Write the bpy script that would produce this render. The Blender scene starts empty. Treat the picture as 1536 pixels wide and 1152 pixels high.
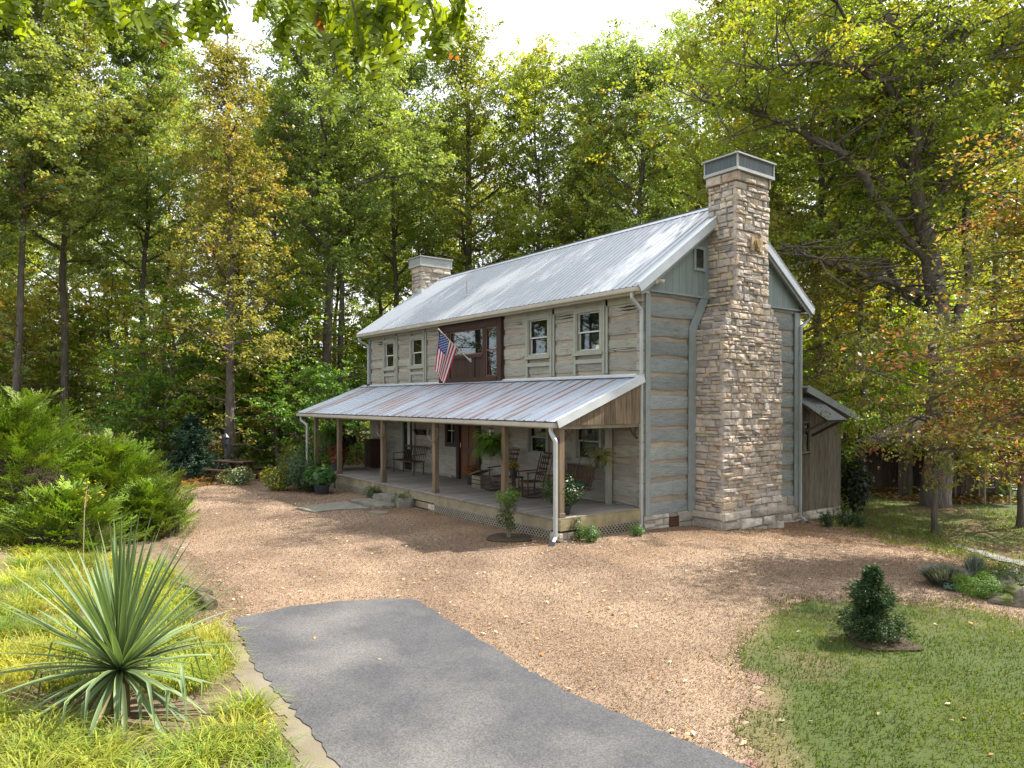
import bpy, math, random
import numpy as np
from mathutils import Vector, Matrix, noise
R = math.radians
scene = bpy.context.scene
# ------------------------------------------------------------------ camera
FPX, YAW, PITCH = 1071.7, 2.4984, -0.0098
CAM = np.array([11.31, -12.24, 2.95]); HY = 612.2
cam_d = bpy.data.cameras.new("camera"); cam_o = bpy.data.objects.new("camera", cam_d)
scene.collection.objects.link(cam_o)
cam_o.location = CAM; cam_o.rotation_euler = (math.pi/2 + PITCH, 0, YAW - math.pi/2)
cam_d.sensor_width = 36; cam_d.lens = FPX/1536*36; cam_d.shift_y = (HY-576)/1536
cam_d.clip_end = 600; cam_d.clip_start = 0.05
scene.camera = cam_o
# ------------------------------------------------------------------ world + sun
SUN_EL, SUN_XY = R(49), (0.22, 0.9755)        # towards the sun: behind the house, to the right of the view
sun_az = math.atan2(SUN_XY[0], SUN_XY[1])    # clockwise from +Y
w = bpy.data.worlds.new("World"); scene.world = w; w.use_nodes = True
nt = w.node_tree; bg = nt.nodes['Background']
sky = nt.nodes.new('ShaderNodeTexSky'); sky.sky_type = 'NISHITA'; sky.sun_disc = False
sky.sun_elevation = SUN_EL; sky.sun_rotation = sun_az
sky.air_density = 1.0; sky.dust_density = 4.0; sky.ozone_density = 1.0; sky.altitude = 200
# thin bright cloud veil mixed into the sky
tc = nt.nodes.new('ShaderNodeTexCoord'); nz = nt.nodes.new('ShaderNodeTexNoise'); nz.inputs['Scale'].default_value = 2.2
nz.inputs['Detail'].default_value = 6
rp = nt.nodes.new('ShaderNodeMapRange'); rp.inputs[1].default_value = .35; rp.inputs[2].default_value = .62
rp.inputs[3].default_value = .45; rp.inputs[4].default_value = 1
mx = nt.nodes.new('ShaderNodeMix'); mx.data_type = 'RGBA'
mx.inputs[7].default_value = (9.6, 9.9, 10.6, 1)
nt.links.new(tc.outputs['Generated'], nz.inputs['Vector']); nt.links.new(nz.outputs['Fac'], rp.inputs[0])
nt.links.new(rp.outputs[0], mx.inputs[0]); nt.links.new(sky.outputs[0], mx.inputs[6])
nt.links.new(mx.outputs[2], bg.inputs['Color'])
bg.inputs['Strength'].default_value = 0.10
sd = bpy.data.lights.new("sun", 'SUN'); so = bpy.data.objects.new("sun", sd); scene.collection.objects.link(so)
sd.energy = 5.0; sd.angle = R(0.55); sd.color = (1, .94, .84)
sdir = Vector((SUN_XY[0]*math.cos(SUN_EL), SUN_XY[1]*math.cos(SUN_EL), math.sin(SUN_EL)))
so.rotation_euler = sdir.to_track_quat('Z', 'Y').to_euler(); so.location = (0, 0, 60)
vs = scene.view_settings; vs.view_transform = 'Standard'; vs.look = 'None'; vs.gamma = 1; vs.use_curve_mapping = False
vs.exposure = 1.25
scene.render.engine = 'CYCLES'
cy = scene.cycles; cy.max_bounces = 9; cy.diffuse_bounces = 6; cy.glossy_bounces = 3; cy.transmission_bounces = 5
cy.transparent_max_bounces = 8; cy.use_denoising = True; cy.denoising_prefilter = 'NONE'; cy.caustics_reflective = False; cy.caustics_refractive = False
cy.sample_clamp_indirect = 6
# ------------------------------------------------------------------ camera mapping helpers (only used to read off positions)
D0 = np.array([math.cos(YAW), math.sin(YAW), 0]); RT = np.array([math.sin(YAW), -math.cos(YAW), 0])
DF = D0*math.cos(PITCH)+np.array([0, 0, math.sin(PITCH)]); UP = np.array([-D0[0]*math.sin(PITCH), -D0[1]*math.sin(PITCH), math.cos(PITCH)])
def ray(px, py): return DF + RT*(px-768)/FPX + UP*(HY-py)/FPX
def onx(px, py, x=0): q = ray(px, py); return CAM + q*((x-CAM[0])/q[0])
def ony(px, py, y=0): q = ray(px, py); return CAM + q*((y-CAM[1])/q[1])
def sstep(a, b, x):
    t = min(1, max(0, (x-a)/(b-a))); return t*t*(3-2*t)
def hgt(x, y):
    z = -0.5*sstep(-.5, 8, y) * sstep(-18, -6, x)
    z += 0.55*sstep(-10.1, -13.5, y)*sstep(11, 7, x)*sstep(-22, -8, x)
    dd = math.hypot(x+6, y+2); z += 1.2*sstep(30, 80, dd)*math.sin(x*.05+1)*math.cos(y*.06)
    return z
def gnd(px, py):
    q = ray(px, py); z = 0
    for _ in range(8):
        p = CAM + q*((z-CAM[2])/q[2]); z = hgt(p[0], p[1])
    return (float(p[0]), float(p[1]), z)
def far(px, depth):
    p = CAM + (D0 + RT*(px-768)/FPX)*depth; return (float(p[0]), float(p[1]), hgt(p[0], p[1]))
# ------------------------------------------------------------------ materials
MATS = {}
def N(nt, t, **k):
    n = nt.nodes.new(t)
    for a, b in k.items(): setattr(n, a, b)
    return n
def mat(name, c1, c2=None, scale=4, stretch=(1, 1, 1), rough=.8, bump=.3, bscale=None, dist=.01, detail=6, metal=0, spec=.3,
        vcol=True, c3=None, c3scale=1.2, c3lo=.55, c3hi=.62, coat=0, crack=0):
    if name in MATS: return MATS[name]
    m = bpy.data.materials.new(name); MATS[name] = m; m.use_nodes = True; nt = m.node_tree; L = nt.links.new
    b = nt.nodes['Principled BSDF']; b.inputs['Roughness'].default_value = rough; b.inputs['Metallic'].default_value = metal
    b.inputs['Specular IOR Level'].default_value = spec; b.inputs['Coat Weight'].default_value = coat
    tc = N(nt, 'ShaderNodeTexCoord'); mp = N(nt, 'ShaderNodeMapping'); mp.inputs['Scale'].default_value = stretch
    L(tc.outputs['Object'], mp.inputs[0])
    n1 = N(nt, 'ShaderNodeTexNoise'); n1.inputs['Scale'].default_value = scale; n1.inputs['Detail'].default_value = detail
    n1.inputs['Roughness'].default_value = .6; L(mp.outputs[0], n1.inputs['Vector'])
    mr = N(nt, 'ShaderNodeMapRange'); mr.inputs[1].default_value = .32; mr.inputs[2].default_value = .68; L(n1.outputs['Fac'], mr.inputs[0])
    m1 = N(nt, 'ShaderNodeMix', data_type='RGBA'); L(mr.outputs[0], m1.inputs[0])
    m1.inputs[6].default_value = (*c1, 1); m1.inputs[7].default_value = (*(c2 or c1), 1)
    out = m1.outputs[2]
    if c3:
        n3 = N(nt, 'ShaderNodeTexNoise'); n3.inputs['Scale'].default_value = c3scale; n3.inputs['Detail'].default_value = 8; L(mp.outputs[0], n3.inputs['Vector'])
        r3 = N(nt, 'ShaderNodeMapRange'); r3.inputs[1].default_value = c3lo; r3.inputs[2].default_value = c3hi; L(n3.outputs['Fac'], r3.inputs[0])
        m3 = N(nt, 'ShaderNodeMix', data_type='RGBA'); L(r3.outputs[0], m3.inputs[0]); L(out, m3.inputs[6]); m3.inputs[7].default_value = (*c3, 1); out = m3.outputs[2]
    if crack:
        mp2 = N(nt, 'ShaderNodeMapping'); mp2.inputs['Scale'].default_value = (1, 1, 9); L(tc.outputs['Object'], mp2.inputs[0])
        nc = N(nt, 'ShaderNodeTexNoise'); nc.inputs['Scale'].default_value = 3.2; nc.inputs['Detail'].default_value = 7; nc.inputs['Roughness'].default_value = .68; L(mp2.outputs[0], nc.inputs['Vector'])
        rc = N(nt, 'ShaderNodeMapRange'); rc.inputs[1].default_value = .36; rc.inputs[2].default_value = .44; rc.inputs[3].default_value = crack; rc.inputs[4].default_value = 1; L(nc.outputs['Fac'], rc.inputs[0])
        mc = N(nt, 'ShaderNodeMix', data_type='RGBA', blend_type='MULTIPLY'); mc.inputs[0].default_value = 1; L(out, mc.inputs[6]); L(rc.outputs[0], mc.inputs[7]); out = mc.outputs[2]
    if vcol:
        at = N(nt, 'ShaderNodeAttribute', attribute_name='Col'); mm = N(nt, 'ShaderNodeMix', data_type='RGBA', blend_type='MULTIPLY'); mm.inputs[0].default_value = 1
        L(out, mm.inputs[6]); L(at.outputs['Color'], mm.inputs[7]); out = mm.outputs[2]
    L(out, b.inputs['Base Color'])
    if bump:
        n2 = N(nt, 'ShaderNodeTexNoise'); n2.inputs['Scale'].default_value = bscale or scale*3; n2.inputs['Detail'].default_value = 6; L(mp.outputs[0], n2.inputs['Vector'])
        bp = N(nt, 'ShaderNodeBump'); bp.inputs['Strength'].default_value = bump; bp.inputs['Distance'].default_value = dist
        L(n2.outputs['Fac'], bp.inputs['Height']); L(bp.outputs[0], b.inputs['Normal'])
    return m
def leafmat(name, rough=.45, trans=.42, spec=.35, tcol=(1.5, 1.35, .45)):
    m = bpy.data.materials.new(name); MATS[name] = m; m.use_nodes = True; nt = m.node_tree; L = nt.links.new
    b = nt.nodes['Principled BSDF']; b.inputs['Roughness'].default_value = rough; b.inputs['Specular IOR Level'].default_value = spec
    at = N(nt, 'ShaderNodeAttribute', attribute_name='Col'); oi = N(nt, 'ShaderNodeObjectInfo')
    mm = N(nt, 'ShaderNodeMix', data_type='RGBA', blend_type='MULTIPLY'); mm.inputs[0].default_value = 1
    L(at.outputs['Color'], mm.inputs[6]); L(oi.outputs['Color'], mm.inputs[7]); L(mm.outputs[2], b.inputs['Base Color'])
    tr = N(nt, 'ShaderNodeBsdfTranslucent'); t2 = N(nt, 'ShaderNodeMix', data_type='RGBA', blend_type='MULTIPLY'); t2.inputs[0].default_value = 1
    t2.inputs[7].default_value = (*tcol, 1); L(mm.outputs[2], t2.inputs[6]); L(t2.outputs[2], tr.inputs['Color'])
    ms = N(nt, 'ShaderNodeMixShader'); ms.inputs[0].default_value = trans; L(b.outputs[0], ms.inputs[1]); L(tr.outputs[0], ms.inputs[2])
    L(ms.outputs[0], nt.nodes['Material Output'].inputs['Surface'])
    return m
def emit(name, col, s):
    m = bpy.data.materials.new(name); MATS[name] = m; m.use_nodes = True; b = m.node_tree.nodes['Principled BSDF']
    b.inputs['Base Color'].default_value = (*col, 1); b.inputs['Emission Color'].default_value = (*col, 1); b.inputs['Emission Strength'].default_value = s; return m
def glassmat():
    m = bpy.data.materials.new('window_glass'); MATS['glass'] = m; m.use_nodes = True; nt = m.node_tree; L = nt.links.new
    g = N(nt, 'ShaderNodeBsdfGlossy'); g.inputs['Roughness'].default_value = .02; g.inputs['Color'].default_value = (.7, .74, .78, 1)
    t = N(nt, 'ShaderNodeBsdfTransparent'); t.inputs['Color'].default_value = (.72, .76, .74, 1)
    fr = N(nt, 'ShaderNodeFresnel'); fr.inputs['IOR'].default_value = 1.6
    mr = N(nt, 'ShaderNodeMapRange'); mr.inputs[1].default_value = 0; mr.inputs[2].default_value = 1; mr.inputs[3].default_value = .03; mr.inputs[4].default_value = .85
    L(fr.outputs[0], mr.inputs[0])
    ms = N(nt, 'ShaderNodeMixShader'); L(mr.outputs[0], ms.inputs[0]); L(t.outputs[0], ms.inputs[1]); L(g.outputs[0], ms.inputs[2])
    L(ms.outputs[0], nt.nodes['Material Output'].inputs['Surface']); return m
glassmat()
LEAF = leafmat('broad_leaf', .42, .48, .45, (1.55, 1.45, .4)); LEAFN = leafmat('near_leaf', .4, .5, .35, (1.7, 1.5, .35)); GRASS = leafmat('grass_blade', .5, .4, .3, (1.5, 1.4, .5))
CONIF = leafmat('conifer_needles', .6, .22, .25, (1.3, 1.3, .5)); YUC = leafmat('yucca_leaf', .48, .2, .3, (1.2, 1.3, .5)); CLOTH = leafmat('flag_cloth', .8, .35, .1, (1.2, 1.2, 1.2))
LITTER = leafmat('leaf_litter', .8, .05, .15, (1.1, 1, .8))
# ------------------------------------------------------------------ mesh builder
def link(o): scene.collection.objects.link(o); return o
def tag(o, label=None, cat=None, group=None, kind=None):
    if label: o['label'] = label
    if cat: o['category'] = cat
    if group: o['group'] = group
    if kind: o['kind'] = kind
    return o
def empty(name, loc, label=None, cat=None, group=None, rz=0):
    o = bpy.data.objects.new(name, None); link(o); o.location = loc; o.rotation_euler = (0, 0, rz); o.empty_display_size = .1
    return tag(o, label, cat, group)
def wloc(o):
    v = Vector((0, 0, 0))
    while o: v += o.location; o = o.parent
    return v
class MB:
    def __init__(s): s.v = []; s.f = []; s.c = []
    def add(s, vs, fs, col=(1, 1, 1), cols=None):
        n = len(s.v); s.v += [tuple(p) for p in vs]; s.f += [tuple(i+n for i in f) for f in fs]
        s.c += (list(cols) if cols else [col]*len(vs)); return s
    def box(s, x0, x1, y0, y1, z0, z1, col=(1, 1, 1)):
        return s.add([(x, y, z) for x in (x0, x1) for y in (y0, y1) for z in (z0, z1)],
                     [(0, 1, 3, 2), (4, 6, 7, 5), (0, 4, 5, 1), (2, 3, 7, 6), (0, 2, 6, 4), (1, 5, 7, 3)], col)
    def bar(s, a, b, w, h, up=(0, 0, 1), col=(1, 1, 1), off=0):
        a = Vector(a); b = Vector(b); d = (b-a).normalized(); u = Vector(up); sx = d.cross(u)
        if sx.length < 1e-4: sx = d.cross(Vector((1, 0, 0)))
        sx.normalize(); u = sx.cross(d).normalized(); vs = []
        for p in (a, b):
            for i, j in ((-1, -1), (1, -1), (1, 1), (-1, 1)): vs.append(p + sx*(i*w/2) + u*(j*h/2+off))
        return s.add(vs, [(3, 2, 1, 0), (4, 5, 6, 7), (0, 1, 5, 4), (1, 2, 6, 5), (2, 3, 7, 6), (3, 0, 4, 7)], col)
    def tube(s, pts, rad, n=8, col=(1, 1, 1), jit=0, rng=None, cap=True):
        pts = [Vector(p) for p in pts]; rad = rad if hasattr(rad, '__len__') else [rad]*len(pts); vs = []; prev = None
        for i, p in enumerate(pts):
            t = (pts[min(i+1, len(pts)-1)]-pts[max(i-1, 0)]).normalized()
            a = prev if prev is not None else (Vector((1, 0, 0)) if abs(t.x) < .9 else Vector((0, 1, 0)))
            a = (a - t*a.dot(t)).normalized(); prev = a; b = t.cross(a)
            for k in range(n):
                an = 2*math.pi*k/n; r = rad[i]*(1+(rng.uniform(-jit, jit) if jit else 0))
                vs.append(p + (a*math.cos(an)+b*math.sin(an))*r)
        fs = [(i*n+k, i*n+(k+1) % n, (i+1)*n+(k+1) % n, (i+1)*n+k) for i in range(len(pts)-1) for k in range(n)]
        if cap: fs += [tuple(range(n-1, -1, -1)), tuple((len(pts)-1)*n+k for k in range(n))]
        return s.add(vs, fs, col)
    def prism(s, poly, ex, col=(1, 1, 1)):
        n = len(poly); ex = Vector(ex); a = [Vector(p) for p in poly]
        return s.add(a+[p+ex for p in a], [tuple(range(n-1, -1, -1)), tuple(range(n, 2*n))]+[(i, (i+1) % n, n+(i+1) % n, n+i) for i in range(n)], col)
    def lathe(s, prof, c=(0, 0, 0), n=16, col=(1, 1, 1)):
        vs = [(c[0]+r*math.cos(2*math.pi*k/n), c[1]+r*math.sin(2*math.pi*k/n), c[2]+z) for r, z in prof for k in range(n)]
        fs = [(i*n+k, i*n+(k+1) % n, (i+1)*n+(k+1) % n, (i+1)*n+k) for i in range(len(prof)-1) for k in range(n)]
        fs += [tuple(range(n-1, -1, -1)), tuple((len(prof)-1)*n+k for k in range(n))]
        return s.add(vs, fs, col)
    def build_each(s, name, m, parent=None, per=8, **k):
        for i in range(0, len(s.v), per):       # one object per box
            q = MB(); q.v = s.v[i:i+per]; q.c = s.c[i:i+per]; q.f = [tuple(j-i for j in f) for f in s.f if i <= f[0] < i+per]; q.build(name, m, parent, **k)
    def build(s, name, m, parent=None, smooth=False, world=True, bevel=0):
        me = bpy.data.meshes.new(name); v = s.v
        if parent is not None and world:
            o = wloc(parent); v = [(p[0]-o.x, p[1]-o.y, p[2]-o.z) for p in v]
        me.from_pydata(v, [], s.f)
        ca = me.color_attributes.new('Col', 'FLOAT_COLOR', 'POINT')
        a = np.ones((len(v), 4), np.float32); a[:, :3] = np.array(s.c, np.float32).reshape(-1, 3); ca.data.foreach_set('color', a.ravel())
        me.materials.append(m); me.update()
        o = link(bpy.data.objects.new(name, me)); o.parent = parent
        if smooth: me.polygons.foreach_set('use_smooth', [True]*len(me.polygons))
        if bevel:
            bm = o.modifiers.new('bevel', 'BEVEL'); bm.width = bevel; bm.segments = 1; bm.limit_method = 'ANGLE'
        return o
def npmesh(name, V, Fc, C, m, parent=None, smooth=False):
    """V (n,3), Fc (m,k) faces of one size, C (n,3)"""
    me = bpy.data.meshes.new(name); V = np.asarray(V, np.float32); Fc = np.asarray(Fc, np.int32); k = Fc.shape[1]
    me.vertices.add(len(V)); me.vertices.foreach_set('co', V.ravel())
    me.loops.add(Fc.size); me.loops.foreach_set('vertex_index', Fc.ravel())
    me.polygons.add(len(Fc)); me.polygons.foreach_set('loop_start', np.arange(0, Fc.size, k, dtype=np.int32))
    me.update(calc_edges=True); me.validate()
    ca = me.color_attributes.new('Col', 'FLOAT_COLOR', 'POINT'); a = np.ones((len(V), 4), np.float32); a[:, :3] = C
    ca.data.foreach_set('color', a.ravel()); me.materials.append(m)
    if smooth: me.polygons.foreach_set('use_smooth', np.ones(len(Fc), bool))
    if name is None: return me
    o = link(bpy.data.objects.new(name, me)); o.parent = parent; return o
def unit(a): return a/np.maximum(np.linalg.norm(a, axis=-1, keepdims=True), 1e-6)
def leafquads(P, size, rs, aspect=.6, nrm=None, tilt=.8, dirs=None):
    """rhombic leaves at P; returns V, F. nrm: preferred normal, tilt: randomness"""
    n = len(P); s = (size*rs.uniform(.65, 1.3, n))[:, None]
    nr = unit((np.array([0, 0, 1.]) if nrm is None else nrm)+rs.normal(0, tilt, (n, 3)))
    d = rs.normal(0, 1, (n, 3)) if dirs is None else dirs+rs.normal(0, .3, (n, 3))
    d = unit(d-nr*(d*nr).sum(1, keepdims=True)); b = np.cross(nr, d)
    V = np.stack([P-d*s*.5, P+b*s*aspect*.5-d*s*.05+nr*s*.06, P+d*s*.5-nr*s*.05, P-b*s*aspect*.5-d*s*.05+nr*s*.06], 1).reshape(-1, 3)
    return V, np.arange(4*n).reshape(n, 4)
def rep(C, k): return np.repeat(C, k, axis=0)
def copy_tree(o, parent=None):
    c = o.copy(); scene.collection.objects.link(c); c.parent = parent
    for ch in [q for q in bpy.data.objects if q.parent == o]: copy_tree(ch, c)
    return c
# ------------------------------------------------------------------ ground
def inpoly(px, py, poly):
    ins = np.zeros(px.shape, bool); n = len(poly)
    for i in range(n):
        x0, y0 = poly[i]; x1, y1 = poly[(i+1) % n]
        c = ((y0 > py) != (y1 > py)) & (px < (x1-x0)*(py-y0)/((y1-y0) if y1 != y0 else 1e-9)+x0); ins ^= c
    return ins
hgt_v = np.vectorize(hgt)
def wob(x, y, a=.25):
    return (a*(np.sin(x*1.7+y*.9)+.6*np.sin(x*3.1-y*2.3+1)+.4*np.sin(x*7+y*5)), a*(np.sin(y*1.9-x*.7+2)+.6*np.sin(y*3.7+x*2.1)+.4*np.sin(y*8-x*6)))
GRAVEL = [(-15.5, -3), (-15, -5.2), (-14.3, -7.2), (-11, -8.7), (-6, -9.1), (-1.8, -9.5), (0.9, -9.8), (2.0, -10.0), (2.8, -9.6), (9.5, -8.3), (8.7, -7.5), (8.1, -7.0), (7.5, -6.7), (7, -6.2),
          (6, -4.7), (5.5, -2.8), (6.1, -1.6), (6.7, -1.1), (7.8, -1.0), (10, -.95), (10, .8), (8, 2.1), (6.2, 3.4), (3.6, 5.6), (1.6, 7.0), (0, 7.3), (-3, 6), (-15.5, 2)]
LAWN = [(8.9, -7.8), (8.1, -7.0), (7.5, -6.7), (7, -6.2), (6, -4.7), (5.5, -2.8), (6.1, -1.6), (6.7, -1.1), (7.8, -1.0), (10, -.95), (20, -1.2), (20, -12), (9.5, -8.3)]
BACKL = [(.6, 6.4), (3.0, 4.9), (5.6, 2.7), (7.4, 1.4), (10, .1), (16, 0), (16, 9), (8, 14), (2, 14), (-4, 13), (-3, 8)]
ASPH = [(1.4, -9.5), (1.3, -8.6), (1.5, -7.9), (1.9, -7.1), (2.1, -7.05), (3.1, -7.2), (5.9, -7.5), (7.9, -7.3), (12, -7.6), (22, -8.0), (22, -11.0), (12, -10.4), (6.0, -9.95), (4.7, -9.85), (3.3, -9.8)]
PATH = [(6.6, 6.0), (4.4, 9.6), (5.6, 11.5), (9.5, 8), (10, 4.5), (8, 3.9)]
PATH2 = [(3.9, 6.2), (5.1, 5.7), (8, 3.3), (10, 1.7), (10, 1.3), (7.6, 2.7), (4.9, 5.2)]
def sheet(name, poly, cell, lift, m, wa=.2, vc=None):
    P = np.array(poly); x0, y0 = P.min(0)-.5; x1, y1 = P.max(0)+.5
    nx = int((x1-x0)/cell); ny = int((y1-y0)/cell); X, Y = np.meshgrid(np.linspace(x0, x1, nx+1), np.linspace(y0, y1, ny+1), indexing='ij')
    cxs = (X[:-1, :-1]+X[1:, 1:])/2; cys = (Y[:-1, :-1]+Y[1:, 1:])/2; wx, wy = wob(cxs, cys, wa)
    keep = inpoly(cxs+wx, cys+wy, poly); idx = np.arange((nx+1)*(ny+1)).reshape(nx+1, ny+1)
    F = np.stack([idx[:-1, :-1][keep], idx[1:, :-1][keep], idx[1:, 1:][keep], idx[:-1, 1:][keep]], 1)
    u, inv = np.unique(F, return_inverse=True); V = np.stack([X.ravel()[u], Y.ravel()[u]], 1); Z = hgt_v(V[:, 0], V[:, 1])+lift
    V = np.column_stack([V, Z]); return tag(npmesh(name, V, inv.reshape(F.shape), np.ones((len(V), 3)) if vc is None else vc(V[:, 0], V[:, 1]), m, smooth=True), kind='structure')
ax = np.unique(np.concatenate([np.linspace(-220, 220, 45), np.linspace(-40, 30, 71)]))
X, Y = np.meshgrid(ax, ax, indexing='ij'); n = len(ax); idx = np.arange(n*n).reshape(n, n)
Fg = np.stack([idx[:-1, :-1].ravel(), idx[1:, :-1].ravel(), idx[1:, 1:].ravel(), idx[:-1, 1:].ravel()], 1)
Vg = np.column_stack([X.ravel(), Y.ravel(), hgt_v(X.ravel(), Y.ravel())-.03])
mfloor = mat('forest_floor', (.055, .042, .022), (.12, .085, .045), 3, rough=1, bump=.8, bscale=14, dist=.05, c3=(.05, .07, .018), c3scale=.35, c3lo=.48, c3hi=.6)
tag(npmesh('ground', Vg, Fg, np.ones((n*n, 3)), mfloor, smooth=True), kind='structure')
mgrav = mat('gravel_mix', (.14, .098, .065), (.24, .172, .125), 16, rough=.95, bump=1, bscale=60, dist=.02, c3=(.32, .235, .165), c3scale=.5, c3lo=.42, c3hi=.62)
GRAVEL2 = [(-15.5, -3), (-15, -5.2), (-14.5, -7.7), (-11, -9.3), (-6, -9.7), (-1.8, -10.1), (2.0, -10.2), (2.8, -9.9), (11, -8.6), (9.3, -7.5), (8.6, -6.5), (7.6, -5.6), (6.8, -4.3), (6.5, -2.8), (6.9, -2.0), (8, -1.8), (12, -1.8), (12, -.4), (8, 2.1), (6.2, 3.4), (3.6, 5.6), (1.6, 7.0), (0, 7.3), (-3, 6), (-15.5, 2)]
sheet('gravel_yard', GRAVEL2, .14, .005, mgrav)
EDGEPL = [(8.9, -7.8), (8.1, -7.0), (7.5, -6.7), (7, -6.2), (6, -4.7), (5.5, -2.8), (6.1, -1.6), (6.7, -1.1), (7.8, -1.0), (10, -.95), (18, -1.1)]
def edged(x, y):        # signed distance to the lawn edge, positive on the lawn
    d = np.full(np.shape(x), 9.)
    for (xa, ya), (xb, yb) in zip(EDGEPL[:-1], EDGEPL[1:]):
        t = np.clip(((x-xa)*(xb-xa)+(y-ya)*(yb-ya))/((xb-xa)**2+(yb-ya)**2), 0, 1); d = np.minimum(d, np.hypot(x-xa-t*(xb-xa), y-ya-t*(yb-ya)))
    n_ = .35*np.sin(x*2.3+2*np.sin(y*1.7))+.25*np.sin(y*4.1+x*3.3)+.15*np.sin(x*9+y*7)
    return np.where(inpoly(x, y, LAWN), d, -d)+n_*.8
def ramp(a, b, x): t = np.clip((x-a)/(b-a), 0, 1); return t*t*(3-2*t)
mlawn = mat('lawn_soil', (.045, .06, .014), (.055, .078, .017), 9, rough=1, bump=.7, bscale=50, dist=.02, c3=(.10, .08, .04), c3scale=.8, c3lo=.55, c3hi=.7)
def lawncol(x, y): k = ramp(.5, -.1, edged(x, y))[:, None]; return 1+k*(np.array([2.6, 1.6, 3.4])-1)
sheet('lawn', LAWN, .10, .011, mlawn, vc=lawncol)
mlawn2 = mat('shade_lawn_soil', (.05, .07, .015), (.10, .12, .025), 4, rough=1, bump=.6, bscale=40, dist=.02, c3=(.10, .07, .03), c3scale=.7, c3lo=.46, c3hi=.58)
sheet('back_lawn', BACKL, .2, -.004, mlawn2)
mpath = mat('grey_gravel', (.12, .12, .12), (.22, .22, .22), 20, rough=.95, bump=.8, bscale=60, dist=.02)
sheet('gravel_path', PATH, .12, .022, mpath); sheet('gravel_strip', PATH2, .1, .022, mpath, .12)
masp = mat('asphalt', (.056, .056, .062), (.078, .077, .082), 2.2, rough=.86, bump=.6, bscale=170, dist=.006, c3=(.13, .125, .12), c3scale=.6, c3lo=.46, c3hi=.68, spec=.3)
rgA = random.Random(3); AP = []
for (xa, ya), (xb, yb) in zip(ASPH, ASPH[1:]+ASPH[:1]):
    L_ = math.hypot(xb-xa, yb-ya); k_ = max(1, int(L_/.09)) if L_ < 7 and max(xa, xb) < 13 else 1
    for i in range(k_): t_ = i/k_; j_ = .018 if k_ > 1 else 0; AP.append((xa+(xb-xa)*t_+rgA.gauss(0, j_), ya+(yb-ya)*t_+rgA.gauss(0, j_)))
mb = MB(); mb.prism([(x, y, -.05) for x, y in AP[::-1]], (0, 0, .074)); drv = tag(mb.build('asphalt_driveway', masp), kind='structure')
nt = masp.node_tree; L = nt.links.new                        # fine aggregate speckle
vo = N(nt, 'ShaderNodeTexVoronoi'); vo.inputs['Scale'].default_value = 70
tcn = [q for q in nt.nodes if q.type == 'TEX_COORD'][0]; L(tcn.outputs['Object'], vo.inputs['Vector'])
mr = N(nt, 'ShaderNodeMapRange'); mr.inputs[3].default_value = .72; mr.inputs[4].default_value = 1.3
sep = N(nt, 'ShaderNodeSeparateColor'); L(vo.outputs['Color'], sep.inputs[0]); L(sep.outputs[0], mr.inputs[0])
mm = N(nt, 'ShaderNodeMix', data_type='RGBA', blend_type='MULTIPLY'); mm.inputs[0].default_value = 1
bsd = nt.nodes['Principled BSDF']; src = bsd.inputs['Base Color'].links[0].from_socket
L(src, mm.inputs[6]); L(mr.outputs[0], mm.inputs[7]); L(mm.outputs[2], bsd.inputs['Base Color'])
msilt = mat('silt', (.20, .175, .13), (.14, .118, .085), 1.5, rough=.95, bump=.5, bscale=70, dist=.01, c3=(.16, .13, .09), c3scale=1.2, c3lo=.5, c3hi=.7)
sheet('silt_strip', [(1.2, -9.5), (3.2, -9.6), (6, -9.8), (12, -10.2), (14, -10.6), (12, -10.75), (7, -10.35), (5.8, -10.35), (5, -10.2), (3.9, -10.15), (2.6, -9.95), (1.9, -9.7)], .05, .016, msilt, .11)

def scatter(poly, n, rs, near=None, wa=.15):
    P = np.array(poly); out = []; tot = 0
    while tot < n:
        q = rs.uniform(P.min(0), P.max(0), (n*2, 2))
        if near is not None:
            d = np.hypot(q[:, 0]-CAM[0], q[:, 1]-CAM[1]); q = q[rs.random(len(q)) < np.clip((near/d)**1.4, 0, 1)]
        wx, wy = wob(q[:, 0], q[:, 1], wa); q = q[inpoly(q[:, 0]+wx, q[:, 1]+wy, poly)]; out.append(q); tot += len(q)
    q = np.concatenate(out)[:n]; return q
rs = np.random.RandomState(5)
HOUSE_B = lambda q: (q[:, 0] > -14.6) & (q[:, 0] < .1) & (q[:, 1] > -2.45) & (q[:, 1] < 8.6) | ((q[:, 0] > -.1) & (q[:, 0] < .9) & (q[:, 1] > 1.7) & (q[:, 1] < 4.3))
def in_drive(q):
    a = inpoly(q[:, 0], q[:, 1], ASPH); e = np.zeros(len(q), bool)
    for dx, dy in ((.3, 0), (-.3, 0), (0, .3), (0, -.3)): e |= ~inpoly(q[:, 0]+dx, q[:, 1]+dy, ASPH)
    return a & ~(e & (rs.random(len(q)) < .2) & (q[:, 1] > -9.3))
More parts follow.
